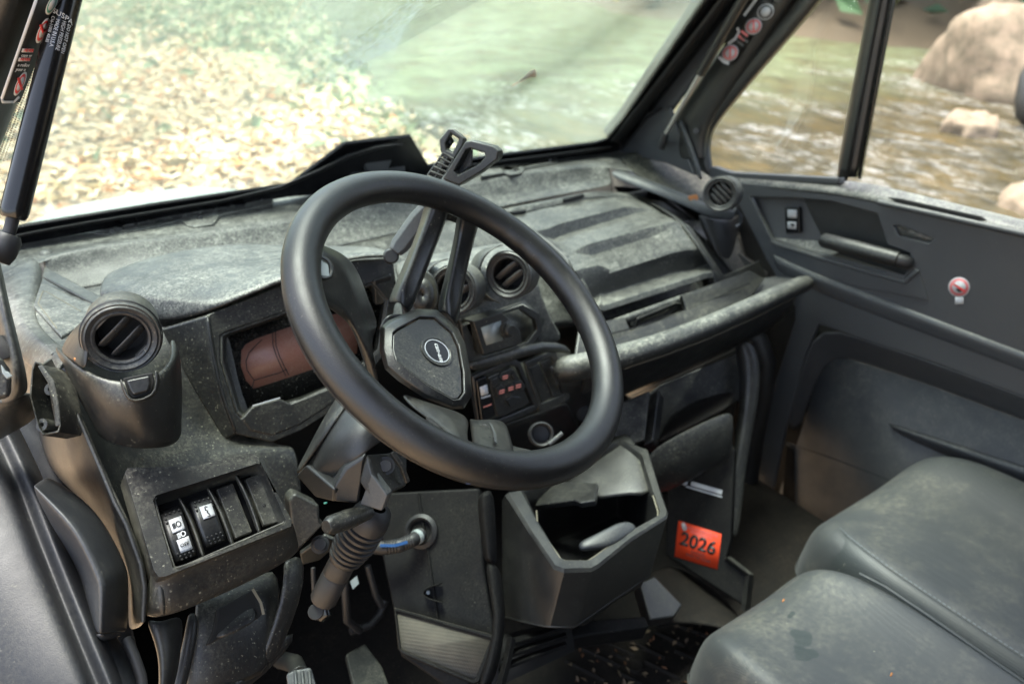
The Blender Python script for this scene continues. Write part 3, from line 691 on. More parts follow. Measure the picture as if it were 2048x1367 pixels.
# window frame, divider and panes
DFr = 0.668
loft('window_frame', [[PX(u + dx, v + dy, x_) for dx, dy, x_ in ((-34, -10, .690), (-26, -8, .668), (10, 2, .664), (20, 4, .690))] for u, v in ((1412, 346), (1401, 300), (1406, 262), (1432, 225), (1520, 122), (1612, 18), (1680, -70))], 'frame', door, sub=2, solid=0.004)
plate('window_frame', xs(.672, (1395, 338), (1410, 334), (1428, 334), (1442, 339), (1462, 345), (1680, 356), (1680, 368), (1430, 362)), 'door', door, th=0.02, bevel=0.003)
loft('divider_post', [[PX(u + dx, v, x_) for dx, x_ in ((0, .69), (3, .665), (26, .660), (48, .665), (50, .69))] for u, v in ((1668, 362), (1700, 190), (1735, 10), (1752, -80))], 'frame', door, sub=1, solid=0.004)
loft('divider_groove', [[PX(u + 20, v, .6595), PX(u + 23, v, .6590), PX(u + 26, v, .6595)] for u, v in ((1668, 362), (1700, 190), (1735, 10), (1752, -80))], 'void', door, sub=0, solid=0.002)
loft('pane_seal', [[PX(u + dx, v, x_) for dx, x_ in ((46, .67), (50, .662), (55, .67))] for u, v in ((1668, 358), (1700, 190), (1735, 10), (1752, -80))], 'black', door, sub=0, solid=0.003)
m = bpy.data.materials.new('clear side glass'); m.use_nodes = True; n = m.node_tree.nodes; l = m.node_tree.links; n.clear()
out = n.new('ShaderNodeOutputMaterial'); tr = n.new('ShaderNodeBsdfTransparent'); tr.inputs[0].default_value = (0.96, 0.97, 0.96, 1); gl = n.new('ShaderNodeBsdfGlossy'); gl.inputs['Roughness'].default_value = 0.03
fr = n.new('ShaderNodeFresnel'); fr.inputs[0].default_value = 1.45; mxs = n.new('ShaderNodeMixShader'); l.new(mathn(n, l, 'MULTIPLY', fr.outputs[0], 0.12), mxs.inputs[0]); l.new(tr.outputs[0], mxs.inputs[1]); l.new(gl.outputs[0], mxs.inputs[2]); l.new(mxs.outputs[0], out.inputs[0])
plate('window_pane', xs(.685, (1405, 350), (1405, 250), (1640, -20), (1770, -60), (1690, 362)), m, door, th=0.004, bevel=0)
plate('window_pane', xs(.690, (1700, 362), (1775, -60), (2500, -60), (2500, 600)), m, door, th=0.004, bevel=0)
# dusty belt ledge under the windows
loft('belt_ledge', [[PX(1424, 338, .700), PX(1560, 350, .700), PX(1680, 358, .700), PX(1720, 358, .702), PX(1880, 396, .702), PX(2048, 436, .702), PX(2200, 474, .702)],
                    [PX(1436, 350, .672), PX(1570, 361, .672), PX(1690, 372, .672), PX(1745, 382, .672), PX(1900, 416, .672), PX(2060, 452, .672), PX(2200, 486, .672)],
                    [PX(1444, 360, .662), PX(1574, 371, .660), PX(1690, 383, .660), PX(1748, 396, .660), PX(1900, 428, .660), PX(2060, 464, .660), PX(2200, 498, .660)],
                    [PX(1450, 372, .660), PX(1578, 381, .658), PX(1690, 393, .658), PX(1748, 406, .658), PX(1900, 440, .658), PX(2060, 478, .658), PX(2200, 512, .658)]], MT['dashtop'], door, sub=1, solid=0.005)
plate('belt_slot', xs(.6565, (1772, 394), (1800, 397), (1962, 433), (1974, 442), (1955, 441), (1790, 404)), 'void', door, th=0.006, bevel=0.002)
tube('belt_bar', xs(.652, (1756, 404), (1850, 424), (1975, 452), (2100, 480)), 0.0055, 'door', door, n=12)
pocket = xs(DX, (1501, 394), (1590, 396), (1661, 402), (1754, 427), (1775, 490), (1819, 506), (1823, 531), (1805, 552), (1660, 512), (1544, 479))
slot = xs(DX, (1786, 451), (1800, 452), (1868, 477), (1857, 486), (1798, 472))
low = xs(DX, (1637, 648), (1720, 676), (1850, 718), (2060, 798), (2200, 850), (2200, 1420), (1540, 1420), (1535, 1150), (1545, 980), (1570, 860), (1608, 715))
outer = xs(DX, (1446, 362), (1574, 374), (1690, 386), (1748, 399), (1900, 432), (2060, 468), (2300, 530), (2300, 1460), (1475, 1460), (1480, 1250), (1500, 1000), (1545, 780), (1590, 640), (1590, 615), (1533, 520), (1478, 410))
holed('door_panel', outer, [pocket, slot, low], 'door', door, th=0.012, bevel=0.0025)
# pocket floor with two facets
plate('pocket_facet', [PX(1490, 384, .684), PX(1604, 392, .690), PX(1650, 486, .690), PX(1530, 480, .668)], 'door', door, th=0.004, bevel=0.001)
plate('pocket_facet', [PX(1604, 390, .690), PX(1765, 412, .694), PX(1835, 500, .690), PX(1840, 560, .686), PX(1650, 500, .690)], MT['frame'], door, th=0.004, bevel=0.001)
loft('pocket_lip', [xs(.664, (1536, 478), (1660, 513), (1806, 556), (1826, 534)), xs(.654, (1544, 483), (1660, 519), (1808, 560), (1830, 537)), xs(.653, (1549, 489), (1662, 525), (1808, 567), (1838, 542))], 'door', door, sub=0, solid=0.004, bevel=0.001)
plate('pocket_dust', [PX(1540, 474, .669), PX(1650, 482, .686), PX(1690, 500, .686), PX(1660, 511, .668)], MT['dashtop'], door, th=0.003, bevel=0.001)
plate('lower_facet', [PX(1549, 490, .6585), PX(1660, 526, .6575), PX(1806, 568, .6565), PX(1838, 545, .657), PX(1856, 600, .6565), PX(1700, 570, .6575), PX(1575, 524, .6585)], MT['door'], door, th=0.004, bevel=0.001)
plate('slot_floor', xs(.672, (1780, 444), (1880, 474), (1870, 496), (1784, 476)), MT['dashtop'], door, th=0.004, bevel=0)
# grab handle
hd = (PX(1808, 522, .664) - PX(1660, 486, .664)).normalized()
tube('handle', [PX(1644, 478, .648), PX(1650, 481, .648), PX(1700, 494, .646), PX(1780, 515, .646), PX(1796, 519, .648)], [0.0120, 0.0158, 0.0165, 0.0165, 0.0158], 'trim', door, n=10)
tube('handle_end', [PX(1794, 519, .650), PX(1813, 524, .652), PX(1819, 526, .657)], [0.0135, 0.0135, 0.0115], 'rubber', door, n=10)
# lock switch
SWP = (PX(1583, 440, .675), Vector((-1, 0.05, 0)).normalized())
sw = plate('lock_switch', pp(SWP, (1569, 414), (1597, 414), (1599, 465), (1571, 467)), 'black', door, th=0.012, bevel=0.002)
SWF = off(SWP, 0.0012)
plate('icon_plate', pp(SWF, (1575, 419), (1593, 420), (1593, 436), (1575, 435)), 'white', sw, th=0.001, bevel=0)
plate('icon_plate', pp(SWF, (1575, 443), (1592, 444), (1592, 458), (1575, 457)), 'white', sw, th=0.001, bevel=0)
strip('icon', pp(off(SWF, .0012), (1577, 423), (1592, 424)), 0.002, SWP[1], 'greyprint', sw)
plate('icon', pp(off(SWF, .0012), (1579, 446), (1589, 447), (1587, 454), (1582, 451)), 'ink', sw, th=0.0005, bevel=0)
# long ridge, deep lower pocket
loft('ridge', [xs(.6595, (1536, 500), (1590, 528), (1700, 570), (1860, 632), (2060, 706), (2200, 760)), xs(.6525, (1546, 518), (1592, 541), (1702, 584), (1862, 645), (2062, 719), (2200, 772)),
               xs(.6535, (1546, 524), (1592, 548), (1702, 591), (1862, 652), (2062, 726), (2200, 780)), xs(.6595, (1560, 548), (1602, 570), (1712, 620), (1868, 676), (2066, 752), (2200, 804))], 'door', door, sub=1, solid=0.004)
L1 = ((1570, 860), (1608, 715), (1637, 648), (1720, 676), (1850, 718), (2060, 798), (2200, 850)); L2 = ((1600, 870), (1632, 760), (1664, 708), (1735, 730), (1856, 770), (2064, 848), (2200, 900)); LM = [((a[0] + c[0]) / 2, (a[1] + c[1]) / 2) for a, c in zip(L1, L2)]
loft('pocket_wall', [xs(.6600, *L1), xs(.690, *LM), xs(.712, *L2)], 'door', door, sub=1, solid=0.004)
plate('lower_panel', xs(.711, *(((1540, 1420), (1535, 1150), (1560, 980)) + L2 + ((2200, 1420),))), 'door', door, th=0.004, bevel=0)
loft('crease', [xs(.7105, (1760, 838), (1860, 868), (2048, 930), (2200, 980)), xs(.699, (1778, 849), (1862, 879), (2048, 942), (2200, 992)), xs(.701, (1780, 853), (1862, 886), (2048, 954), (2200, 1004)), xs(.7105, (1790, 866), (1862, 902), (2048, 976), (2200, 1030))], 'door', door, sub=1, solid=0.003)
loft('low_step', [xs(.7105, (1572, 884), (1660, 914), (1760, 952), (1850, 990)), xs(.722, (1578, 902), (1662, 934), (1760, 972), (1850, 1010))], 'void', door, sub=0, solid=0.002)
plate('low_step', xs(.7085, (1572, 890), (1588, 898), (1590, 1050), (1560, 1050)), 'deep', door, th=0.003, bevel=0.001)
plate('bottle_pocket', xs(.64, (1528, 1042), (1568, 1036), (1640, 1062), (1720, 1100), (1720, 1110), (1640, 1086), (1560, 1066)), 'void', door, th=0.02, bevel=0.004)
loft('bottle_lip', [xs(.652, (1505, 1030), (1520, 1050), (1560, 1070), (1650, 1098)), xs(.63, (1508, 1044), (1522, 1062), (1562, 1082), (1650, 1112)), xs(.632, (1512, 1058), (1526, 1076), (1564, 1098), (1650, 1130)), xs(.65, (1530, 1160), (1550, 1180), (1580, 1200), (1650, 1230))], 'trim', door, sub=1, solid=0.005)
tube('door_seal', [PX(1492, 650, .60), PX(1520, 680, .605), PX(1534, 720, .61), PX(1530, 780, .615), PX(1510, 880, .62), PX(1494, 1000, .62), PX(1488, 1130, .62), PX(1490, 1240, .62)], 0.020, 'rubber', door, n=14)
st = thing('no_hands_sticker', 'round red and white prohibition sticker on the grey passenger door', 'sticker', tuple(PX(1918, 574, .658)))
SP = (PX(1918, 574, .6588), Vector((-1, 0, 0)))
plate('sticker_ring', circ(SP, 1918, 574, 21.5, 20, 28), 'white', st, th=0.0006, bevel=0)
plate('sticker_ring', circ(off(SP, .0007), 1918, 574, 19, 17.5, 28), 'pink', st, th=0.0005, bevel=0)
plate('sticker_field', circ(off(SP, .0014), 1918, 574, 13.5, 12.5, 24), 'white', st, th=0.0005, bevel=0)
plate('pictogram', pp(off(SP, .0021), (1911, 577), (1916, 576), (1922, 580), (1924, 584), (1916, 584)), 'ink', st, th=0.0004, bevel=0)
strip('pictogram_bar', pp(off(SP, .0026), (1907, 568), (1929, 582)), 0.0036, SP[1], 'red', st)
plate('sticker_tab', pp(SP, (1910, 594), (1927, 594), (1927, 608), (1910, 608)), 'white', st, th=0.0006, bevel=0)
for v in (598, 602): strip('sticker_line', pp(off(SP, .0008), (1913, v), (1924, v)), 0.0016, SP[1], 'greyprint', st)

# ------------------------------------------------------------------ seats
def weave(name, base, bump, scale, dirt, wet=()):
    m, n, l, b = nt(name); tc = n.new('ShaderNodeTexCoord'); oc = tc.outputs['Object']
    def noise(s, d=5, r=0.6):
        t = n.new('ShaderNodeTexNoise'); t.inputs['Scale'].default_value = s; t.inputs['Detail'].default_value = d; t.inputs['Roughness'].default_value = r; l.new(oc, t.inputs['Vector']); return t.outputs['Fac']
    v = n.new('ShaderNodeTexVoronoi'); v.inputs['Scale'].default_value = scale; v.inputs['Randomness'].default_value = 0.25; l.new(oc, v.inputs['Vector'])
    d = mathn(n, l, 'MULTIPLY', ramp(n, l, noise(9, 8, 0.75), 0.46, 0.80), mathn(n, l, 'MULTIPLY', ramp(n, l, noise(120, 4), 0.35, 0.65), dirt))
    d2 = mathn(n, l, 'MULTIPLY', ramp(n, l, noise(5, 4), 0.3, 0.8), 0.035)
    t = noise(210, 2); sk = mathn(n, l, 'MULTIPLY', ramp(n, l, t, 0.74, 0.77), 0.6)
    fac = mathn(n, l, 'ADD', mathn(n, l, 'ADD', d, d2), sk, clamp=True)
    mx = n.new('ShaderNodeMix'); mx.data_type = 'RGBA'; mx.inputs[6].default_value = (*base, 1); mx.inputs[7].default_value = (0.32, 0.30, 0.22, 1); l.new(fac, mx.inputs[0])
    colr = mx.outputs[2]; b.inputs['Roughness'].default_value = 0.5
    if wet:
        tot = None; wob = mathn(n, l, 'MULTIPLY_ADD', noise(45, 6, .75), 1.5, -0.75)
        for (c, rx, ry, ang) in wet:
            mp = n.new('ShaderNodeMapping'); mp.vector_type = 'TEXTURE'; mp.inputs['Location'].default_value = c; mp.inputs['Rotation'].default_value = (0, 0, ang); mp.inputs['Scale'].default_value = (rx, ry, 0.1)
            l.new(oc, mp.inputs[0]); ln = n.new('ShaderNodeVectorMath'); ln.operation = 'LENGTH'; l.new(mp.outputs[0], ln.inputs[0])
            w_ = ramp(n, l, mathn(n, l, 'ADD', ln.outputs['Value'], wob), 1.02, 0.86); tot = w_ if tot is None else mathn(n, l, 'MAXIMUM', tot, w_)
        m2 = n.new('ShaderNodeMix'); m2.data_type = 'RGBA'; m2.inputs[7].default_value = (0.012, 0.020, 0.019, 1); l.new(mathn(n, l, 'MULTIPLY', tot, .82), m2.inputs[0]); l.new(colr, m2.inputs[6]); colr = m2.outputs[2]
    l.new(colr, b.inputs['Base Color'])
    b.inputs['Sheen Weight'].default_value = 0.05
    bp = n.new('ShaderNodeBump'); bp.inputs['Strength'].default_value = bump; bp.inputs['Distance'].default_value = 0.0008; l.new(v.outputs['Distance'], bp.inputs['Height']); l.new(bp.outputs[0], b.inputs['Normal'])
    return m
MT['cloth'] = weave('grey seat cloth', (0.029, 0.033, 0.0345), 0.5, 620, 0.32)
MT['vinyl'] = weave('grey seat vinyl', (0.020, 0.025, 0.026), 0.35, 380, 0.06)
def seat(label, xl, xr, yf, yb, zt, front_l, bolster=0.0):
    s = thing('seat_cushion', label, 'seat', ((xl + xr) / 2, yf - 0.25, zt - 0.12), 'bench seat cushions')
    w = xr - xl; rows = []
    prof = [(0.00, -.135), (-0.006, -.09), (0.000, -.045), (0.022, -.008), (0.075, 0.006), (0.16, 0.0), (0.30, -.006), (0.5, -.012), (0.72, -.012), (0.86, -.002), (0.945, 0.004), (0.985, -.012), (1.0, -.05), (1.004, -.09), (1.0, -.135)]
    ysq = [(0.0, 0.66, -.085), (0.014, 0.79, -.044), (0.040, 0.885, -.018), (0.085, 0.955, -.004), (0.16, 0.995, 0.001), (0.30, 1.0, 0.0), (0.46, 1.0, -.004), (0.62, 1.0, -.006)]
    for (dy, ws_, dz) in ysq:
        r = []
        for k, (t, z) in enumerate(prof):
            xx = xl + w * (0.5 + (t - 0.5) * ws_ + front_l * (1 - ws_) * 0.5)
            r.append(Vector((xx, yf - dy - 0.03 * abs(t - 0.45) ** 2 * (1 if dy < .05 else 1), zt + (z + dz if k not in (0, 14) else z))))
        rows.append(r)
    rows = [[Vector((p.x, p.y + 0.004, zt - 0.135)) for p in rows[0]]] + rows
    c = loft('cushion', rows, 'cloth', s, sub=2, solid=0.008)
    if bolster:
        tube('bolster_seam', [Vector((xl + w * (0.5 + (bolster - 0.5) * ws_), yf - dy - 0.012, zt - .0135 + dz)) for dy, ws_, dz in ysq[2:]] , .0020, 'deep', s, n=8)
    def sp(t, dy, up=0.0):   # a point of the near flank
        return Vector((xl + w * t, yf - dy, zt + up))
    return s, sp
MT['thread'] = simple('seat thread', (0.13, 0.15, 0.155), 0.6)
ZS = 0.322
pass_seat, _q = seat('grey passenger seat cushion by the door, smooth vinyl flank and stitched seam', 0.205, 0.690, -0.078, -0.80, ZS - .014, 0.0, 0.74)
mid_seat, _q = seat('grey middle seat cushion nearest the camera with dark wet marks', -0.122, 0.196, -0.128, -0.80, ZS, 0.0)
mb = wloc(mid_seat)
def wetspot(u, v, rx, ry, ang): return (tuple(PZ(u, v, ZS) - mb), rx, ry, ang)
MT['wetcloth'] = weave('grey seat cloth with wet marks', (0.029, 0.033, 0.0345), 0.5, 620, 0.36, [wetspot(1612, 1262, .020, .012, .3), wetspot(1598, 1252, .012, .008, 0), wetspot(1618, 1300, .020, .009, -.2), wetspot(1604, 1290, .012, .010, .6), wetspot(1588, 1209, .011, .0045, .2)])
mid_seat.children[0].data.materials[0] = MT['wetcloth']
# vinyl flank with stitched seams on the passenger seat
def flank(seat_o, xl, yf, zt, ys_, name='vinyl_flank'):
    rows = []
    for (dy, inx, hi) in ys_:
        rows.append([Vector((xl + inx + .030, yf - dy, zt + hi - .0005)), Vector((xl + inx + .012, yf - dy, zt + hi - .008)), Vector((xl + inx - .002, yf - dy, zt - .030)), Vector((xl + inx - .007, yf - dy, zt - .058)), Vector((xl + inx - .004, yf - dy, zt - .085))])
    loft(name, rows, 'vinyl', seat_o, sub=2, solid=0.004)
    e = [r[0] + Vector((0, 0, .0012)) for r in rows]
    for i in range(len(e) - 1):
        k = max(2, int((e[i + 1] - e[i]).length / .007))
        for q in range(k): strip('stitch', [e[i].lerp(e[i + 1], (q + .15) / k) , e[i].lerp(e[i + 1], (q + .8) / k)], .0012, (0, 0, 1), 'thread', seat_o, th=.0006)
    tube('seam_cord', [r[4] for r in rows[4:]], .003, 'vinyl', seat_o, n=10)
flank(pass_seat, 0.205, -0.078, ZS - .014, ((.060, .036, -.008), (.085, .020, -.001), (.12, .009, .004), (.16, .002, .006), (.20, 0, .006), (.30, 0, .004), (.42, 0, .003), (.56, 0, .002)))
# piping on the middle seat
tube('piping', [Vector((0.176, -.222, ZS - .001)), Vector((.180, -.26, ZS + .002)), Vector((.180, -.32, ZS + .002)), Vector((.178, -.45, ZS + .0)), Vector((.178, -.6, ZS - .003))], .0026, 'vinyl', mid_seat, n=10)
# ------------------------------------------------------------------ dashboard
dash = thing('dashboard', 'dusty black moulded dashboard spanning the cab under the windshield', 'dashboard', (-0.05, 0.45, 0.62))
DT = MT['dashtop']; DS = MT['dash']
# shelf under the windshield and its left and right shoulders (one skin)
loft('dash_top', [
    ys((-30, 470, .92), (40, 470, .90), (180, 440, .90), (420, 400, .90), (600, 372, .90), (860, 335, .90), (1000, 320, .90), (1130, 305, .90), (1250, 290, .88), (1330, 300, .80)),
    ys((-30, 500, .84), (46, 494, .82), (187, 470, .83), (430, 424, .83), (600, 395, .83), (870, 350, .83), (1000, 330, .83), (1130, 320, .83), (1250, 304, .82), (1345, 318, .74)),
    ys((-20, 540, .74), (60, 510, .76), (215, 480, .76), (434, 452, .76), (600, 425, .76), (872, 372, .77), (1000, 347, .77), (1130, 330, .77), (1240, 322, .76), (1370, 352, .66)),
    ys((0, 570, .66), (72, 518, .72), (228, 486, .73), (434, 466, .73), (600, 440, .73), (872, 385, .75), (1000, 352, .755), (1125, 334, .755), (1222, 330, .74), (1395, 372, .60))],
    DT, dash, sub=2, solid=0.005)
# wall dropping from the shelf to the recess, then the recess floor
loft('recess_wall', [
    ys((79, 515, .722), (150, 498, .726), (232, 484, .728), (330, 474, .728), (434, 464, .728), (600, 438, .728), (872, 382, .748), (985, 354, .752), (1120, 334, .752), (1222, 330, .738)),
    ys((84, 522, .715), (152, 506, .718), (234, 492, .72), (330, 483, .72), (436, 474, .72), (602, 448, .72), (874, 392, .74), (985, 362, .744), (1122, 342, .744), (1224, 336, .73)),
    ys((92, 560, .695), (160, 545, .70), (245, 520, .70), (330, 508, .70), (440, 498, .70), (606, 480, .70), (880, 425, .715), (985, 402, .715), (1126, 376, .715), (1228, 358, .705)),
    ys((100, 585, .66), (165, 575, .66), (250, 560, .66), (330, 545, .66), (440, 530, .66), (606, 510, .66), (880, 445, .68), (985, 414, .68), (1128, 386, .68), (1232, 368, .67))],
    DT, dash, sub=2, solid=0.005)
loft('recess_floor', [
    ys((96, 580, .66), (250, 556, .66), (440, 528, .66), (606, 508, .66), (880, 440, .69), (985, 410, .69), (1128, 384, .69), (1250, 366, .68), (1400, 420, .60)),
    ys((130, 640, .52), (260, 610, .52), (440, 580, .52), (606, 560, .52), (880, 560, .52), (1000, 550, .52), (1140, 540, .52), (1260, 530, .52), (1420, 540, .50)),
    ys((170, 700, .42), (270, 680, .42), (440, 650, .42), (606, 620, .42), (880, 660, .40), (1000, 660, .40), (1150, 660, .40), (1270, 640, .40), (1440, 620, .42))],
    DT, dash, sub=1, solid=0.005)
# left shoulder running back to the driver side vent, with its inset pad
loft('left_shoulder', [
    ys((-40, 560, .74), (0, 640, .48), (12, 690, .36), (60, 740, .24), (100, 770, .16)),
    ys((20, 520, .78), (28, 600, .50), (34, 650, .38), (85, 690, .25), (118, 730, .16)),
    ys((60, 505, .77), (45, 600, .50), (52, 645, .385), (100, 690, .25), (128, 720, .165)),
    ys((80, 517, .72), (58, 600, .50), (62, 640, .39), (112, 690, .255), (140, 712, .17)),
    ys((92, 545, .69), (70, 610, .48), (76, 650, .375), (122, 692, .25), (150, 708, .175))], DT, dash, sub=2, solid=0.005)
PADP = plane3(PY(85, 560, .60), PY(70, 640, .39), PY(210, 620, .40))
plate('shoulder_floor', pp(off(PADP, -.004), (88, 530), (62, 640), (115, 700), (240, 660), (220, 600)), DT, dash, th=0.02, bevel=0.004)
plate('shoulder_pad', pp(PADP, (82, 562), (66, 610), (122, 672), (178, 640), (190, 614)), DT, dash, th=0.005, bevel=0.002)
PADL = off(PADP, .0006)
strip('pad_groove', pp(PADL, (86, 581), (76, 606), (114, 656)), 0.0010, PADP[1], 'dustline', dash)
strip('pad_groove', pp(PADL, (86, 581), (92, 582), (162, 622)), 0.0010, PADP[1], 'dustline', dash)
loft('pad_rail', [ys((78, 552, .60), (150, 590, .50), (205, 620, .42)), ys((82, 546, .605), (152, 583, .505), (208, 612, .425)), ys((86, 549, .61), (155, 587, .51), (212, 616, .43))], DS, dash, sub=1, solid=0.006)
# defroster grilles
def defroster(label, outer, slots, knob, y0):
    pl = off(plane3(*[PY(*q) for q in y0]), .007)
    o = holed('defroster_grille', pp(pl, *outer), [pp(pl, *s) for s in slots], DT, dash, th=0.008, bevel=0.0012)
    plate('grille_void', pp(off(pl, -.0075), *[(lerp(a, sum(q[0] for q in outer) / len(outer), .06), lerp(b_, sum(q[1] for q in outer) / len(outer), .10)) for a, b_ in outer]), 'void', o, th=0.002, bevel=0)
    for (u, v_) in knob: tube('screw', [PP(u, v_, pl), PP(u, v_, off(pl, .0016))], 0.0042, 'trim', o, n=12)
    return o
sl = []
for k in range(8):
    t = k / 8; u0, u1 = lerp(244, 498, t), lerp(244, 498, t + .104); s_ = (410 - 458) / 256
    if k == 4: sl.append([(u0, 458 + (u0 - 244) * s_ - 6), (u1, 458 + (u1 - 244) * s_ - 6), (u1, 458 + (u1 - 244) * s_ - 1), (u0, 458 + (u0 - 244) * s_ - 1)]); continue
    sl.append([(u0 + 3, 451 + (u0 - 244) * s_), (u1, 451 + (u1 - 244) * s_), (u1 - 4, 459 + (u1 - 244) * s_), (u0 - 1, 459 + (u0 - 244) * s_)])
defroster('', ((187, 466), (204, 459), (538, 391), (546, 396), (544, 407), (438, 430), (428, 447), (388, 454), (374, 450), (362, 440), (232, 471)), sl, [(224, 463), (522, 399), (400, 436)], ((430, 424, .83), (187, 470, .83), (434, 456, .755)))
sl = []
for k in range(6):
    t = k / 6; u0, u1 = lerp(985, 1090, t), lerp(985, 1090, t + .13); s_ = (320 - 337) / 105
    sl.append([(u0 + 1, 333 + (u0 - 985) * s_), (u1, 333 + (u1 - 985) * s_), (u1 - 1, 338 + (u1 - 985) * s_), (u0, 338 + (u0 - 985) * s_)])
defroster('', ((960, 340), (1105, 314), (1116, 317), (1112, 325), (1050, 336), (1044, 345), (1022, 349), (1008, 345), (962, 352)), sl, [(1100, 321), (1030, 341)], ((1000, 330, .83), (1130, 319, .83), (1000, 350, .765)))
for (u, v_, r) in ((92, 506, .010), (478, 455, .008), (505, 448, .007)): lathe('dash_rivet', PY(u, v_, .75), (0, -.35, .93), [(0, .003), (r * .55, .002), (r * .9, 0), (r, -.003)], DT, dash, n=18)

# instrument hood
hood_rows = [
    ys((225, 560, .60), (262, 545, .62), (335, 525, .63), (440, 510, .63), (510, 508, .63), (575, 512, .62), (640, 512, .58), (705, 508, .54), (762, 508, .49), (790, 520, .45)),
    ys((212, 545, .57), (252, 524, .575), (332, 498, .585), (440, 481, .59), (510, 480, .59), (575, 487, .58), (640, 489, .55), (705, 489, .51), (758, 493, .46), (784, 506, .42)),
    ys((203, 555, .53), (248, 538, .53), (330, 517, .53), (437, 502, .53), (508, 496, .53), (573, 497, .52), (640, 495, .49), (706, 493, .46), (764, 496, .41), (785, 506, .39)),
    ys((196, 572, .49), (242, 570, .46), (318, 566, .42), (422, 562, .39), (495, 545, .385), (566, 530, .38), (640, 512, .38), (708, 500, .375), (772, 500, .36), (786, 505, .355)),
    ys((194, 584, .475), (240, 588, .44), (312, 597, .385), (414, 607, .335), (490, 577, .330), (562, 549, .325), (640, 524, .325), (708, 505, .325), (776, 503, .325), (788, 506, .325)),
    ys((195, 592, .472), (240, 600, .436), (314, 618, .380), (415, 615, .327), (490, 585, .322), (562, 556, .317), (640, 530, .317), (708, 509, .317), (778, 507, .317), (789, 509, .317)),
    ys((200, 606, .466), (242, 624, .428), (318, 650, .372), (416, 625, .324), (491, 594, .320), (563, 565, .315), (641, 539, .315), (709, 515, .315), (779, 512, .315), (789, 514, .315))]
loft('instrument_hood', hood_rows, DT, dash, sub=2, solid=0.006, crease=(4,))
# binnacle: face round the display, side cheek and lower chin
PB = plane3(PY(420, 640, .325), PY(472, 866, .262), PY(700, 560, .325))
opening = ((441, 671), (452, 664), (600, 612), (745, 565), (775, 600), (760, 700), (690, 765), (600, 803), (482, 836), (470, 822), (440, 720))
holed('binnacle_face', pp(PB, (412, 630), (490, 600), (562, 570), (640, 543), (709, 520), (786, 516), (792, 600), (775, 700), (700, 800), (600, 862), (545, 884), (472, 868), (444, 800), (424, 716)), [pp(PB, *opening)], DS, dash, th=0.010, bevel=0.002)
plate('binnacle_cheek', ys((319, 657, .368), (414, 629, .325), (425, 716, .300), (445, 800, .280), (473, 868, .262), (448, 882, .268), (380, 770, .318)), DS, dash, th=0.012, bevel=0.004)
loft('cheek_edge', [ys((408, 629, .330), (419, 716, .304), (439, 800, .284), (466, 867, .266)), ys((414, 629, .322), (425, 716, .296), (446, 800, .276), (473, 867, .258)), ys((421, 630, .327), (432, 716, .300), (453, 800, .280), (480, 867, .262))], 'clean', dash, sub=1, solid=0.004)
bop = off(PB, -.002); bip = off(PB, -.034)
o2 = [(lerp(u, 600, .06), lerp(v_, 705, .06)) for u, v_ in opening]
loft('screen_surround', [pp(bop, *opening), pp(off(PB, -.016), *[(lerp(u, 600, .02), lerp(v_, 705, .02)) for u, v_ in opening]), pp(bip, *o2)], DS, dash, closed=True, sub=0, solid=0.003)
dsp = thing('instrument_display', 'dust speckled instrument display with a brown backlit panel behind the wheel', 'display', tuple(PP(600, 720, bip)))
plate('display_glass', pp(off(PB, -.031), *[(lerp(u, 600, .03), lerp(v_, 705, .03)) for u, v_ in opening]), plastic('display black', base=(0.006, 0.006, 0.007), rough=0.22, dust=0.2, film=0.05, speck=0.9), dsp, th=0.004, bevel=0)
PL_ = off(PB, -.0295)
lcdm = plastic('brown display film', base=(0.235, 0.105, 0.074), rough=0.30, dust=0.3, film=0.30, speck=1.0, dcol=(0.36, 0.27, 0.21), fleck=0.7)
plate('display_panel', pp(PL_, (483, 700), (492, 688), (512, 677), (560, 660), (640, 633), (700, 622), (716, 660), (714, 706), (680, 720), (620, 740), (560, 760), (508, 777), (492, 760), (482, 732)), lcdm, dsp, th=0.001, bevel=0)
PLL = off(PB, -.0285)
for pts in (((524, 679), (512, 690), (498, 705), (492, 722), (494, 740), (508, 760)), ((508, 760), (560, 745), (574, 738)), ((545, 665), (546, 690), (553, 712), (562, 732), (572, 752)), ((551, 663), (552, 690), (559, 712), (568, 731), (578, 750)), ((508, 760), (504, 776))):
    strip('display_line', pp(PLL, *pts), 0.0010, PB[1], 'ink', dsp)
plate('binnacle_ledge', pp(off(PB, .001), (482, 838), (505, 812), (560, 797), (582, 806), (660, 775), (700, 785), (600, 850), (545, 872), (500, 862)), DS, dash, th=0.012, bevel=0.003)
strip('ledge_line', pp(off(PB, .0016), (505, 789 + 22), (560, 795)), 0.0016, PB[1], 'greyprint', dash)
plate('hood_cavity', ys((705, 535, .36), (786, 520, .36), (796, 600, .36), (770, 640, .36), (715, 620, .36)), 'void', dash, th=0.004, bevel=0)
plate('cavity_rim', ys((748, 560, .318), (784, 548, .318), (790, 590, .318), (780, 604, .318), (752, 612, .318)), DS, dash, th=0.012, bevel=0.003)

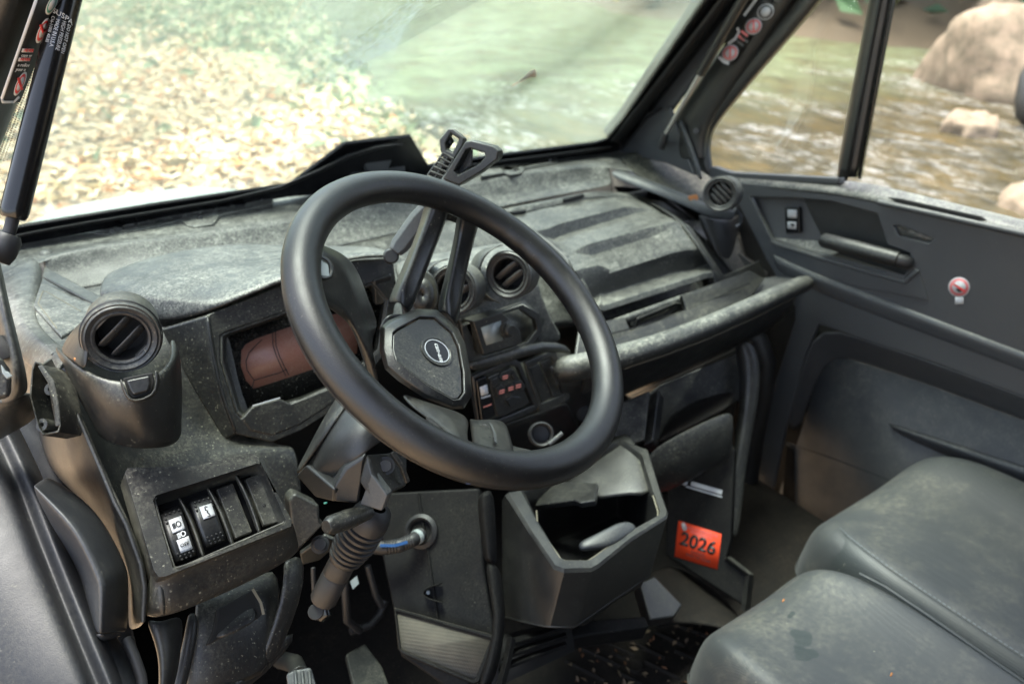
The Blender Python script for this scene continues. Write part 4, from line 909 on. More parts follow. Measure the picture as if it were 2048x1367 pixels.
# driver side fascia below the hood
PF = plane3(PY(330, 700, .335), PY(470, 880, .272), PY(230, 960, .225))
loft('driver_fascia', [
    ys((196, 600, .49), (230, 640, .43), (318, 652, .375), (420, 640, .345), (470, 660, .345)),
    ys((150, 680, .34), (240, 700, .36), (325, 690, .355), (430, 720, .325), (490, 780, .31)),
    ys((128, 730, .24), (230, 790, .30), (350, 760, .330), (440, 830, .29), (520, 860, .285)),
    ys((150, 790, .20), (220, 860, .255), (370, 830, .300), (448, 882, .268), (560, 890, .265)),
    ys((182, 870, .185), (225, 905, .215), (380, 890, .268), (470, 892, .255), (590, 885, .25)),
    ys((215, 960, .165), (240, 960, .185), (390, 928, .24), (500, 905, .24), (600, 905, .235)),
    ys((250, 1060, .150), (275, 1060, .160), (400, 1010, .205), (520, 980, .215), (612, 1000, .215)),
    ys((285, 1150, .140), (310, 1160, .150), (420, 1110, .18), (530, 1070, .19), (606, 1060, .195))], DS, dash, sub=2, solid=0.006)
# left end cap of the dash (brownish, catches the ground light)
loft('end_cap', [
    ds((30, 640, 1.08), (62, 690, 1.0), (96, 712, .90), (107, 712, .84)),
    ds((45, 740, 1.02), (75, 760, .96), (112, 772, .84), (128, 772, .79)),
    ds((70, 850, .98), (90, 850, .92), (140, 846, .82), (162, 846, .775)),
    ds((85, 930, .96), (110, 935, .88), (180, 940, .80), (203, 940, .765)),
    ds((140, 985, .92), (170, 985, .86), (215, 990, .79), (228, 1003, .755)),
    ds((200, 1040, .86), (215, 1050, .82), (242, 1052, .78), (251, 1046, .75)),
    ds((245, 1125, .83), (250, 1128, .81), (268, 1130, .775), (280, 1126, .745)),
    ds((256, 1180, .83), (262, 1182, .81), (278, 1180, .775), (288, 1172, .745)),
    ds((252, 1262, .84), (258, 1262, .82), (274, 1258, .785), (285, 1244, .755))], 'trim', dash, sub=2, solid=0.005)
tube('cap_edge', ds((106, 708, .838), (129, 774, .788), (163, 848, .773), (204, 942, .763), (229, 1004, .753), (252, 1047, .748), (281, 1127, .743), (289, 1172, .743), (286, 1243, .753)), 0.0020, 'clean', dash, n=8)
plate('end_plate', ds((30, 640, 1.05), (66, 690, .97), (100, 708, .85), (108, 735, .84), (70, 740, .9), (58, 800, .92), (40, 770, 1.0)), 'frame', dash, th=0.01, bevel=0.003)
# speaker-less bracket with two screw bosses
BR = plane3(PD(64, 735, .80), PD(118, 805, .775), PD(84, 866, .78))
bro = ((59, 792), (64, 735), (70, 722), (84, 729), (107, 760), (117, 806), (121, 850), (117, 864), (86, 871), (76, 856))
holed('mounting_bracket', pp(off(BR, .012), *bro), [pp(off(BR, .012), *[(lerp(u, 90, .10), lerp(v_, 800, .06)) for u, v_ in bro])], 'trim', dash, th=0.028, bevel=0.0012)
plate('bracket_back', pp(off(BR, -.014), *bro), 'trim', dash, th=0.003, bevel=0)
plate('bracket_side', [PP(84, 729, off(BR, .012)), PP(107, 760, off(BR, .012)), PP(117, 806, off(BR, .012)), PP(121, 850, off(BR, .012)), PP(134, 850, off(BR, -.010)), PP(128, 770, off(BR, -.010)), PP(104, 716, off(BR, -.010))], 'trim', dash, th=0.004, bevel=0.001)
for (u, v_) in ((100, 777), (83, 849)):
    c0 = PP(u, v_, off(BR, .010)); lathe('screw_boss', c0, BR[1], [(.0022, -.004), (.0022, .0), (.0055, 0), (.0058, -.020)], 'trim', dash, n=20)
# vent pod, driver side
def vent(label, u, v_, d, rpx, tilt, nlou, lang, asp=1.0, body=0.05, lou_tilt=0.5, chord=True, part='air_vent'):
    c = PD(u, v_, d); r = rpx * d * ray(u, v_).dot(IF) / F_PX
    ax_ = (-ray(u, v_) + IR * tilt[0] + ID * tilt[1]).normalized()
    o = lathe(part, c, ax_, [(r * .97, -body), (r * 1.0, -r * .35), (r * 1.0, -r * .12), (r * .97, -r * .05), (r * .93, -r * .06), (r * .92, -r * .02), (r * .88, 0.0), (r * .76, -r * .09), (r * .72, -r * .05), (r * .67, -r * .07), (r * .645, -r * .11), (r * .645, -r * .9)], 'vent', dash, n=56)
    lathe('vent_tube', c, ax_, [(r * .64, -r * .12), (r * .62, -r * .95), (0.0, -r * .95)], 'void', o, n=40)
    e1 = (IR * math.cos(lang) + ID * math.sin(lang)); e1 = (e1 - ax_ * e1.dot(ax_)).normalized(); e2 = ax_.cross(e1)
    for k in range(nlou):
        q = (k - (nlou - 1) / 2) * (0.42 if nlou == 2 else 0.27) * r; hw = math.sqrt(max(1e-5, (.635 * r) ** 2 - q * q))
        rows = []
        for a in (-1, -.6, 0, .6, 1):
            dz = -r * .07 - r * .10 * a * a
            rows.append([c + e1 * hw * a + e2 * (q + r * .10) + ax_ * (dz - r * .02), c + e1 * hw * a + e2 * (q - r * .03) + ax_ * (dz - r * .22 * lou_tilt), c + e1 * hw * a * .98 + e2 * (q - r * .16) + ax_ * (dz - r * .6 * lou_tilt)])
        loft('louvre', rows, 'vent', o, sub=1, solid=0.0022)
    if chord:   # the flat cheeks that narrow the opening
        for sg in (-1, 1):
            pts = [c + e2 * 0 + (e1 * math.cos(a) + e2 * math.sin(a)) * r * .675 - ax_ * r * .085 for a in [sg * math.pi / 2 + x * .46 for x in (-1, -.6, -.2, .2, .6, 1)]]
            plate('vent_cheek', pts, 'vent', o, th=0.008, bevel=0.001)
    return o, c, ax_, r, e1, e2
vo, vc, va, vr, ve1, ve2 = vent('', 243, 678, .735, 73, (-.02, .30), 2, -0.78)
lathe('vent_bead', vc, va, [(vr * 1.005, -vr * .22), (vr * 1.045, -vr * .25), (vr * 1.045, -vr * .32), (vr * 1.005, -vr * .36)], 'rubber', vo, n=56)
loft('vent_pod', [ds((118, 704, .80), (122, 686, .82), (140, 660, .83), (170, 632, .84), (205, 612, .84), (250, 606, .84), (290, 618, .84), (318, 650, .84)),
                  ds((130, 712, .775), (140, 690, .775), (152, 662, .785), (178, 634, .795), (212, 612, .80), (250, 606, .80), (288, 618, .80), (316, 652, .80)),
                  ds((150, 730, .745), (158, 700, .745), (166, 668, .752), (186, 636, .765), (215, 614, .775), (248, 607, .778), (284, 618, .775), (314, 652, .77)),
                  ds((170, 742, .737), (172, 705, .737), (176, 670, .742), (194, 640, .752), (220, 618, .765), (248, 612, .768), (282, 622, .765), (308, 652, .76))], 'clean', dash, sub=2, solid=0.004)
# tapered cup holding the vent
loft('vent_cup', [
    ds((104, 690, .83), (118, 706, .79), (150, 730, .752), (190, 752, .728), (240, 762, .718), (292, 757, .720), (330, 738, .735), (350, 704, .762), (342, 670, .80)),
    ds((110, 702, .83), (123, 722, .785), (155, 748, .748), (195, 768, .724), (242, 776, .714), (296, 768, .717), (338, 748, .734), (361, 712, .765), (358, 680, .805)),
    ds((135, 755, .82), (150, 775, .782), (176, 798, .745), (208, 808, .724), (248, 812, .714), (296, 804, .718), (336, 790, .736), (362, 762, .768), (366, 740, .808)),
    ds((165, 815, .80), (180, 832, .775), (204, 846, .748), (230, 854, .734), (264, 857, .728), (300, 854, .730), (334, 844, .745), (360, 822, .772), (368, 800, .805)),
    ds((186, 850, .79), (204, 868, .772), (222, 878, .756), (246, 886, .748), (274, 889, .744), (304, 889, .746), (332, 884, .756), (354, 872, .775), (366, 850, .80)),
    ds((188, 866, .80), (208, 882, .785), (228, 891, .772), (250, 897, .765), (278, 900, .762), (306, 900, .764), (334, 897, .772), (356, 888, .788), (368, 868, .81))], 'trim', dash, sub=2, solid=0.005)
plate('cup_clip', ds((247, 756, .716), (306, 744, .716), (309, 762, .716), (303, 786, .718), (266, 797, .714), (258, 788, .713)), 'void', dash, th=0.006, bevel=0.001)
loft('clip_lip', [ds((306, 742, .714), (311, 762, .714), (304, 789, .715), (268, 800, .711), (257, 790, .711), (246, 757, .713)), ds((312, 739, .711), (317, 764, .711), (310, 794, .711), (264, 806, .707), (252, 792, .708), (240, 756, .711)), ds((320, 738, .722), (324, 766, .722), (315, 799, .722), (262, 811, .716), (247, 794, .716), (234, 757, .718))], 'trim', dash, sub=1, solid=0.003)
plate('clip_tongue', ds((252, 760, .711), (300, 750, .711), (302, 765, .711), (297, 782, .712), (268, 790, .709), (262, 782, .709)), 'clean', dash, th=0.004, bevel=0.002)
tag(loft('wood_chip', [ds((147, 716, .752), (152, 714, .752)), ds((149, 721, .752), (155, 719, .750))], 'leafo', None, sub=0, solid=0.002), 'tiny orange wood chip lying beside the driver side vent', 'wood chip')

# switch block
S0 = plane3(PD(305, 993, .765), PD(545, 925, .80), PD(345, 1142, .745))
blk_o = ((250, 944), (256, 935), (300, 934), (394, 931), (450, 915), (497, 905), (514, 911), (584, 1040), (582, 1052), (330, 1152), (318, 1153), (308, 1140))
well = ((306, 1000), (312, 990), (515, 926), (524, 930), (572, 1040), (568, 1047), (358, 1138), (346, 1136))
holed('switch_block', pp(off(S0, .010), *blk_o), [pp(off(S0, .010), *well)], DS, dash, th=0.030, bevel=0.004)
loft('switch_apron', [pp(off(S0, .006), (300, 1130), (318, 1154), (450, 1104), (583, 1054), (586, 1040)), ds((295, 1150, .75), (322, 1168, .742), (455, 1118, .765), (584, 1066, .79), (592, 1050, .80)), ds((290, 1200, .755), (325, 1210, .745), (455, 1160, .77), (580, 1105, .795), (602, 1085, .81)), ds((286, 1240, .765), (330, 1241, .755), (450, 1192, .785), (573, 1130, .81), (604, 1100, .83))], DS, dash, sub=2, solid=0.006)
loft('apron_side', [ds((290, 1160, .757), (306, 1140, .748), (320, 1156, .744)), ds((289, 1200, .757), (306, 1195, .750), (325, 1202, .745)), ds((286, 1243, .765), (306, 1232, .758), (330, 1241, .755))], 'trim', dash, sub=1, solid=0.006)
loft('well_wall', [pp(off(S0, .004), *well), pp(off(S0, -.024), *[(lerp(u, 435, .015), lerp(v_, 1035, .015)) for u, v_ in well])], DS, dash, closed=True, sub=0, solid=0.002)
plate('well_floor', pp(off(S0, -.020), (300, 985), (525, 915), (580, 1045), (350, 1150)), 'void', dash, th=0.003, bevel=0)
for (a, b_) in (((357, 993), (408, 1117)), ((414, 973), (467, 1094)), ((471, 949), (521, 1070))):
    m1 = p_l(a, .45, b_) if 'p_l' in globals() else ((a[0] * .55 + b_[0] * .45), (a[1] * .55 + b_[1] * .45)); m1 = (m1[0] + 6, m1[1] - 4)
    loft('well_divider', [pp(off(S0, -.022), (a[0] - 6, a[1] + 2), (m1[0] - 8, m1[1] + 2), (b_[0] - 7, b_[1] + 2)), pp(off(S0, .001), (a[0] - 3, a[1] + 1), (m1[0] - 4, m1[1] + 1), (b_[0] - 3, b_[1] + 1)), pp(off(S0, .002), (a[0] + 3, a[1] - 1), (m1[0] + 4, m1[1] - 1), (b_[0] + 3, b_[1] - 1)), pp(off(S0, -.022), (a[0] + 5, a[1] - 2), (m1[0] + 9, m1[1] - 2), (b_[0] + 6, b_[1] - 2))], DS, dash, sub=1, solid=0.002)
def rocker(q, nm, kick):
    """q: four pixel corners (top left, top right, bottom right, bottom left)"""
    tl, tr_, br, bl_ = q; rows = []
    for k in range(7):
        t = k / 6; h = -.006 + .010 * math.sin(math.pi * min(1, max(0, t * .9 + .05))) + kick * (t - .5) * .006
        a = p2(tl, bl_, t); b__ = p2(tr_, br, t)
        rows.append([PP(*a, off(S0, h - .016)), PP(a[0] + 1, a[1], off(S0, h - .001)), PP(*p2(a, b__, .08), off(S0, h)), PP(*p2(a, b__, .92), off(S0, h)), PP(b__[0] - 1, b__[1], off(S0, h - .001)), PP(*b__, off(S0, h - .016))])
    rows = [[PP(*p2(p2(tl, bl_, 0), p2(tr_, br, 0), (0, .02, .08, .92, .98, 1)[j]), off(S0, -.022)) for j in range(6)]] + rows + [[PP(*p2(bl_, br, (0, .02, .08, .92, .98, 1)[j]), off(S0, -.022)) for j in range(6)]]
    return loft(nm, rows, 'clean', dash, sub=1, solid=0.002, bevel=0)
def p2(a, b_, t): return (lerp(a[0], b_[0], t), lerp(a[1], b_[1], t))
def rock_h(t, kick): return -.006 + .010 * math.sin(math.pi * min(1, max(0, t * .9 + .05))) + kick * (t - .5) * .006
def on_rock(q, x, t, kick, lift=.0006):
    return PP(*p2(p2(q[0], q[3], t), p2(q[1], q[2], t), x), off(S0, rock_h(t, kick) + lift))
def rock_patch(nm, q, kick, x0, x1, t0, t1, mat, par, lift):
    rows = [[on_rock(q, lerp(x0, x1, i / 2), lerp(t0, t1, j / 5), kick, lift) for i in range(3)] for j in range(6)]
    return loft(nm, rows, mat, par, sub=0, solid=0.0006)
def rock_line(nm, q, kick, pts, w, mat, par, lift=.0018):
    return strip(nm, [on_rock(q, x, t, kick, lift) for x, t in pts], w, S0[1], mat, par, th=.0003)
q1 = ((317, 1024), (361, 1008), (395, 1110), (351, 1127)); q2 = ((376, 1000), (420, 986), (455, 1081), (411, 1098))
r1 = rocker(q1, 'light_switch', .3); r2 = rocker(q2, 'steering_switch', -.3)
rock_patch('icon_plate', q1, .3, .30, .86, .20, .45, 'white', r1, .0010)
rock_patch('icon_plate', q1, .3, .36, .90, .60, .85, 'white', r1, .0010)
rock_patch('icon_plate', q2, -.3, .36, .90, .19, .44, 'white', r2, .0010)
def headlamp(q, kick, x0, t0, s, mat, par):
    D_ = [(x0 + s * a, t0 + s * .26 * b_) for a, b_ in ((.0, -.5), (.22, -.5), (.40, -.3), (.45, 0), (.40, .3), (.22, .5), (0, .5), (-.10, .2), (-.10, -.2), (0, -.5))]
    rock_line('icon', q, kick, D_, .0009, mat, par)
    for k in range(5): rock_line('icon', q, kick, [(x0 - s * .20, t0 + s * .12 * (k - 2) / 2), (x0 - s * .62, t0 + s * .12 * (k - 2) / 2 + .010)], .0006, mat, par)
headlamp(q1, .3, .60, .325, .36, 'ink', r1); headlamp(q1, .3, .66, .525, .34, 'white', r1)
o0 = on_rock(q1, .63, .725, .3, .0018); text('lettering', 'OFF', o0, on_rock(q1, .73, .725, .3, .0018) - o0, o0 - on_rock(q1, .63, .80, .3, .0018), .0044, 'ink', r1, bold=.02)
rock_line('icon', q2, -.3, [(.60, .24), (.56, .28), (.66, .31), (.60, .335), (.66, .36), (.66, .40)], .0010, 'ink', r2)
for s_, t in ((-1, .235), (1, .405)): rock_line('icon', q2, -.3, [(.56, t - .0 * s_), (.62 if s_ < 0 else .66, t + .02 * s_), (.70, t)], .0008, 'ink', r2)
bv, bf = {}, {}
for q, kick, par, spots in ((q1, .3, r1, [(x, t) for t, xx in ((.09, (.25, .45, .65, .85)), (.17, (.20, .90)), (.24, (.20,)), (.90, (.30, .50, .70, .88)), (.96, (.32, .52, .72)), (.84, (.22,))) for x in xx]), (q2, -.3, r2, [(x, t) for t, xx in ((.08, (.25, .45, .65, .85)), (.16, (.22, .92)), (.24, (.22, .93)), (.80, (.25, .45, .65, .85)), (.87, (.28, .48, .68, .88)), (.93, (.30, .50, .70))) for x in xx])):
    for x, t in spots:
        lathe('tactile_dot', on_rock(q, x, t, kick, .0002), S0[1], [(0, .0011), (.0008, .0009), (.0012, .0)], 'clean', par, n=10)
for qq in (((433, 977), (466, 965), (505, 1062), (472, 1076)), ((490, 957), (520, 946), (560, 1042), (528, 1050))):
    pb = plate('blank_cover', pp(off(S0, -.008), *qq), 'trim', dash, th=0.006, bevel=0.0012)
    strip('cover_line', pp(off(S0, -.0074), p2(qq[1], qq[0], .12), p2(qq[2], qq[3], .12)), .0006, S0[1], 'frame', pb)
lathe('lamp_dot', PP(528, 1010, off(S0, -.008)), S0[1], [(0, .0006), (.0016, .0004), (.002, 0)], 'void', dash, n=12)

# lower drawer under the switches
loft('drawer_front', [ds((388, 1185, .83), (440, 1178, .84), (510, 1150, .86), (552, 1125, .88)), ds((392, 1230, .82), (445, 1220, .825), (520, 1190, .845), (570, 1175, .87)), ds((372, 1300, .82), (440, 1290, .82), (520, 1260, .84), (556, 1250, .86)), ds((355, 1390, .83), (430, 1390, .83), (510, 1360, .85), (540, 1350, .87))], 'trim', dash, sub=1, solid=0.006)
loft('drawer_edge', [ds((372, 1220, .815), (366, 1265, .81), (350, 1330, .81), (335, 1400, .815)), ds((390, 1222, .81), (388, 1268, .805), (372, 1332, .805), (355, 1400, .81)), ds((400, 1222, .82), (400, 1270, .815), (386, 1334, .815), (370, 1400, .82))], 'clean', dash, sub=1, solid=0.006)
loft('drawer_edge', [ds((562, 1120, .85), (566, 1165, .845), (545, 1240, .85), (512, 1330, .86)), ds((575, 1116, .845), (578, 1168, .84), (557, 1243, .845), (522, 1332, .855)), ds((612, 1100, .87), (618, 1160, .865), (590, 1250, .87), (550, 1340, .88))], 'trim', dash, sub=1, solid=0.006)
loft('drawer_bottom', [ds((330, 1420, .81), (430, 1400, .82), (520, 1335, .86), (585, 1255, .87)), ds((340, 1440, .83), (440, 1425, .84), (540, 1350, .88), (605, 1270, .89))], 'trim', dash, sub=1, solid=0.006)
plate('drawer_pull', ds((436, 1216, .822), (505, 1178, .838), (512, 1182, .838), (526, 1228, .836), (520, 1234, .836), (415, 1290, .815), (428, 1262, .817)), 'void', dash, th=0.012, bevel=0.003)
loft('pull_scoop', [ds((438, 1222, .830), (470, 1206, .838), (500, 1192, .842)), ds((434, 1246, .822), (474, 1222, .828), (512, 1210, .834)), ds((422, 1285, .812), (474, 1262, .818), (523, 1236, .828))], 'trim', dash, sub=1, solid=0.004)
strip('pull_edge', ds((505, 1177, .832), (522, 1205, .832), (527, 1228, .832)), .0026, CAM - PD(515, 1200, .83), 'dustline', dash)
loft('knee_panel', [ds((286, 1238, .775), (300, 1240, .77), (330, 1240, .77), (372, 1222, .80)), ds((300, 1270, .775), (316, 1275, .765), (340, 1270, .77), (372, 1262, .80)), ds((316, 1320, .775), (326, 1330, .765), (352, 1320, .775), (364, 1330, .80)), ds((312, 1400, .785), (318, 1400, .77), (336, 1400, .78), (345, 1400, .80))], 'clean', dash, sub=2, solid=0.006)

# centre stack
loft('centre_top', [ys((780, 520, .44), (860, 505, .43), (960, 490, .42), (1040, 475, .42)), ys((790, 545, .36), (870, 525, .35), (960, 510, .345), (1060, 500, .345)), ys((800, 590, .31), (860, 560, .30), (960, 530, .295), (1075, 525, .295)),
                    ys((800, 640, .30), (880, 640, .28), (960, 640, .275), (1090, 600, .275)), ys((830, 700, .29), (900, 700, .27), (960, 690, .265), (1125, 660, .265)), ys((860, 760, .29), (920, 740, .265), (980, 722, .26), (1140, 690, .26))], DT, dash, sub=2, solid=0.005)
for (u, v_, rp) in ((905, 580, 52), (1015, 550, 50)):
    vent('', u, v_, 1.05 if u < 950 else 1.085, rp, (-.42, .12), 2, 0.95 - math.pi / 2, body=.04, lou_tilt=.35, chord=False)
    loft('vent_collar', [[PD(u + math.cos(a) * rp * .94 - 10 + dx, v_ + math.sin(a) * rp * 1.12 - 2, d_) for a in [x * math.pi / 9 + math.pi * .52 for x in range(10)]] for dx, d_ in ((-24, 1.14), (-14, 1.10), (-2, 1.075), (4, 1.085))], DS, dash, sub=1, solid=0.004)
loft('blower_knob', [[PD(842 + dx + math.cos(a) * r_, 590 + math.sin(a) * r_ * 1.5, d_) for a in [x * math.pi / 10 for x in range(20)]] for r_, d_, dx in ((34, 1.10, -6), (33, 1.05, 0), (30, 1.04, 2), (24, 1.045, 3), (20, 1.03, 3), (2, 1.03, 3))], 'trim', dash, closed=True, sub=0, solid=.002, bevel=0)
CS = plane3(PY(950, 640, .262), PY(1050, 620, .262), PY(1010, 790, .232))
holed('radio_surround', pp(CS, (920, 640), (926, 650), (1046, 606), (1080, 626), (1086, 662), (1066, 690), (966, 722), (935, 724)), [pp(CS, (944, 648), (1040, 618), (1070, 640), (1074, 660), (1056, 684), (968, 712), (950, 700))], DS, dash, th=.01, bevel=.002)
plate('radio_backing', pp(off(CS, -.014), (930, 640), (1050, 600), (1090, 640), (1070, 700), (960, 730)), DS, dash, th=.004, bevel=0)
rad_ = plate('radio', pp(off(CS, .010), (946, 642), (1004, 624), (1040, 660), (1046, 686), (968, 710)), 'trim', dash, th=.028, bevel=.002)
plate('radio_screen', pp(off(CS, .0108), (962, 655), (1002, 641), (1006, 680), (973, 690)), 'silver', rad_, th=.0008, bevel=0)
kc = PP(1012, 658, off(CS, .010)); lathe('radio_knob', kc, CS[1], [(0, .014), (.0075, .014), (.0098, .011), (.0098, .004), (.0125, .003), (.013, 0)], 'trim', rad_, n=28)
for k in range(14):
    a = k * 2 * math.pi / 14; e1, e2, _ = frame_of(CS[1]); tube('knob_rib', [kc + (e1 * math.cos(a) + e2 * math.sin(a)) * .0099 + CS[1] * .005, kc + (e1 * math.cos(a) + e2 * math.sin(a)) * .0099 + CS[1] * .011], .0007, 'clean', rad_, n=6)
loft('stack_ledge', [pp(off(CS, .002), (930, 722), (1000, 704), (1090, 674), (1140, 690)), pp(off(CS, .010), (936, 734), (1004, 716), (1095, 686), (1142, 702)), pp(off(CS, .004), (938, 748), (1006, 730), (1100, 700), (1146, 714))], DS, dash, sub=1, solid=.005)
holed('key_bezel', pp(off(CS, .004), (944, 752), (1026, 716), (1042, 724), (1078, 812), (1072, 822), (1005, 850), (960, 860)), [pp(off(CS, .004), (952, 758), (1022, 730), (1036, 736), (1068, 810), (1000, 838), (962, 850))], 'clean', dash, th=.012, bevel=.0025)
plate('key_backing', pp(off(CS, -.004), (945, 750), (1140, 700), (1145, 800), (960, 866)), DS, dash, th=.004, bevel=0)
ws_sw = plate('winch_switch', pp(off(CS, .006), (953, 760), (973, 752), (992, 830), (964, 846)), 'black', dash, th=.012, bevel=.002)
plate('icon_plate', pp(off(CS, .0068), (960, 774), (974, 768), (977, 787), (963, 791)), 'white', ws_sw, th=.0006, bevel=0)
tube('icon', [PP(968, 777, off(CS, .0074)), PP(969, 783, off(CS, .0074))], .0026, 'greyprint', ws_sw, n=8)
strip('icon', pp(off(CS, .0068), (963, 796), (981, 790)), .0022, CS[1], 'greyprint', ws_sw); strip('icon', pp(off(CS, .0068), (967, 814), (983, 808)), .0016, CS[1], 'redkey', ws_sw)
kp = plate('keypad', pp(off(CS, .003), (976, 754), (1022, 736), (1030, 740), (1060, 806), (1004, 834), (995, 830)), 'trim', dash, th=.008, bevel=.002)
def key(pts, ic):
    o = plate('key', pp(off(CS, .0075), *pts), 'clean', kp, th=.005, bevel=.0012)
    if ic:
        u, v_ = ic
        for dv in (-2.5, 2): strip('key_print', pp(off(CS, .0082), (u - 5, v_ + dv + 1.5), (u + 5, v_ + dv - 1.5)), .0018, CS[1], 'redkey', o)
key(((1004, 744), (1019, 738), (1022, 748), (1017, 760), (1006, 763), (1000, 756)), (1011, 754))
key(((992, 776), (1002, 768), (1012, 776), (1014, 788), (1004, 796), (995, 792)), (1004, 783))
key(((1014, 774), (1024, 766), (1034, 770), (1034, 780), (1026, 788), (1016, 786)), (1022, 777))
key(((1027, 764), (1044, 760), (1052, 772), (1047, 782), (1038, 780)), (1037, 772))
key(((1012, 800), (1026, 792), (1042, 794), (1044, 804), (1022, 814)), None)
key(((980, 760), (998, 752), (1000, 760), (990, 772), (984, 772)), None); key(((1030, 742), (1040, 758), (1028, 760), (1024, 750)), None)
holed('blank_frame', pp(off(CS, .003), (1050, 724), (1112, 700), (1142, 794), (1136, 802), (1080, 826)), [pp(off(CS, .003), (1058, 734), (1104, 714), (1128, 788), (1084, 806))], DS, dash, th=.010, bevel=.002)
plate('blank_cover', pp(off(CS, .0), (1058, 735), (1079, 726), (1104, 796), (1084, 805)), 'trim', dash, th=.006, bevel=.0015)
plate('blank_cover', pp(off(CS, .0), (1081, 725), (1103, 715), (1127, 787), (1106, 795)), 'trim', dash, th=.006, bevel=.0015)
plate('stack_clip', pp(off(CS, .006), (1104, 734), (1113, 732), (1126, 766), (1118, 772)), 'grey', dash, th=.01, bevel=.002)
loft('stack_lower', [ys((950, 862, .236), (1010, 850, .234), (1080, 826, .232), (1140, 800, .23)), ys((955, 875, .24), (1015, 865, .24), (1085, 842, .238), (1145, 812, .236)), ys((970, 930, .28), (1030, 930, .28), (1110, 900, .27), (1165, 860, .26)), ys((985, 970, .32), (1050, 970, .32), (1130, 950, .31), (1190, 900, .30))], DS, dash, sub=1, solid=.005)
oc = PD(1082, 868, 1.06); oax = (CAM - oc + IR * .12).normalized()
lathe('power_socket', oc, oax, [(.0175, -.01), (.0175, .008), (.0155, .011), (.013, .009), (.012, -.01), (0, -.01)], 'rubber', dash, n=30)
tube('socket_tab', [PD(1098, 888, 1.05), PD(1125, 865, 1.05)], .003, 'grey', dash, n=8)

# glovebox with its stepped lid
GLR = [(.64, (1012, 434), (1040, 429), (1090, 416), (1225, 394), (1270, 398), (1292, 408)),
       (.60, (1040, 446), (1066, 441), (1104, 431), (1236, 404), (1284, 406), (1310, 417)),
       (.555, (1072, 462), (1098, 456), (1122, 446), (1248, 414), (1300, 416), (1330, 428)),
       (.545, (1080, 470), (1106, 479), (1137, 467), (1264, 429), (1304, 421), (1336, 432)),
       (.50, (1104, 488), (1128, 490), (1156, 476), (1298, 437), (1328, 432), (1358, 441)),
       (.46, (1128, 506), (1150, 500), (1175, 488), (1333, 446), (1352, 444), (1380, 452)),
       (.45, (1134, 514), (1157, 507), (1182, 511), (1311, 471), (1346, 453), (1386, 460)),
       (.425, (1142, 526), (1176, 516), (1200, 522), (1330, 484), (1358, 470), (1395, 474)),
       (.40, (1150, 540), (1197, 529), (1220, 539), (1348, 500), (1370, 490), (1404, 490)),
       (.393, (1156, 552), (1202, 545), (1219, 546), (1347, 505), (1374, 500), (1408, 498)),
       (.388, (1180, 600), (1200, 588), (1211, 588), (1340, 547), (1388, 539), (1420, 526)),
       (.345, (1190, 618), (1199, 606), (1207, 610), (1346, 566), (1408, 546), (1432, 543)),
       (.338, (1192, 628), (1201, 620), (1209, 622), (1348, 578), (1410, 558), (1434, 554))]
loft('glovebox_lid', [[PY(u, v, y) for u, v in r] for y, *r in GLR], 'lid', dash, sub=0, solid=.006, bevel=.0032)
loft('lid_side', [ys((1290, 402, .635), (1318, 418, .545), (1362, 446, .455), (1388, 488, .395), (1420, 536, .355), (1434, 556, .342)), ys((1308, 412, .63), (1350, 430, .545), (1392, 462, .455), (1410, 500, .395), (1436, 536, .355), (1448, 556, .342)), ys((1310, 440, .63), (1354, 456, .545), (1396, 488, .455), (1414, 520, .395), (1438, 552, .355), (1450, 566, .342))], DS, dash, sub=1, solid=.005)
loft('lid_side', [ys((1015, 432, .640), (1072, 456, .545), (1138, 505, .458), (1166, 548, .39), (1194, 606, .350), (1203, 634, .34)), ys((1005, 438, .640), (1062, 464, .545), (1124, 512, .458), (1150, 560, .39), (1178, 622, .350), (1190, 640, .34)), ys((1005, 470, .640), (1064, 494, .545), (1126, 542, .458), (1150, 590, .39), (1176, 642, .350), (1188, 656, .34))], DS, dash, sub=1, solid=.005)
loft('lid_hinge', [ys((985, 420, .66), (1100, 398, .66), (1169, 383, .66), (1216, 379, .66), (1276, 393, .65)), ys((1000, 424, .652), (1105, 402, .652), (1172, 387, .652), (1218, 383, .652), (1286, 400, .645)), ys((1015, 434, .64), (1110, 412, .64), (1176, 396, .64), (1222, 391, .64), (1296, 412, .635))], DT, dash, sub=1, solid=.006)
for (a, b_) in (((1022, 424), (1050, 420)), ((1128, 398), (1166, 388))): tube('hinge_slot', ys((a[0], a[1] + 3, .642), (b_[0], b_[1] + 3, .642)), .005, 'void', dash, n=8)
loft('lid_handle', [ys((1212, 640, .330), (1280, 618, .328), (1350, 592, .328), (1430, 566, .335)), ys((1216, 648, .322), (1284, 626, .320), (1354, 600, .320), (1434, 572, .328)), ys((1220, 660, .322), (1288, 638, .320), (1358, 612, .320), (1438, 584, .328))], DT, dash, sub=1, solid=.006)
loft('glovebox_gap', [ys((1195, 655, .345), (1290, 630, .345), (1440, 575, .345)), ys((1200, 690, .345), (1295, 660, .345), (1450, 610, .345))], 'void', dash, sub=0, solid=.004)
for k in range(6):
    u = 1260 + k * 20; v_ = 641 - k * 7.4; plate('latch_tooth', ys((u, v_ - 6, .338), (u + 10, v_ - 9, .338), (u + 10, v_ + 1, .338), (u, v_ + 4, .338)), 'rubber', dash, th=.006, bevel=.001)
holed('latch', ys((1268, 655, .318), (1276, 636, .318), (1350, 606, .318), (1366, 606, .318), (1368, 614, .318), (1340, 634, .318), (1285, 652, .318)), [ys((1278, 651, .318), (1283, 640, .318), (1348, 613, .318), (1356, 612, .318), (1336, 628, .318), (1290, 646, .318))], 'trim', dash, th=.012, bevel=.002)
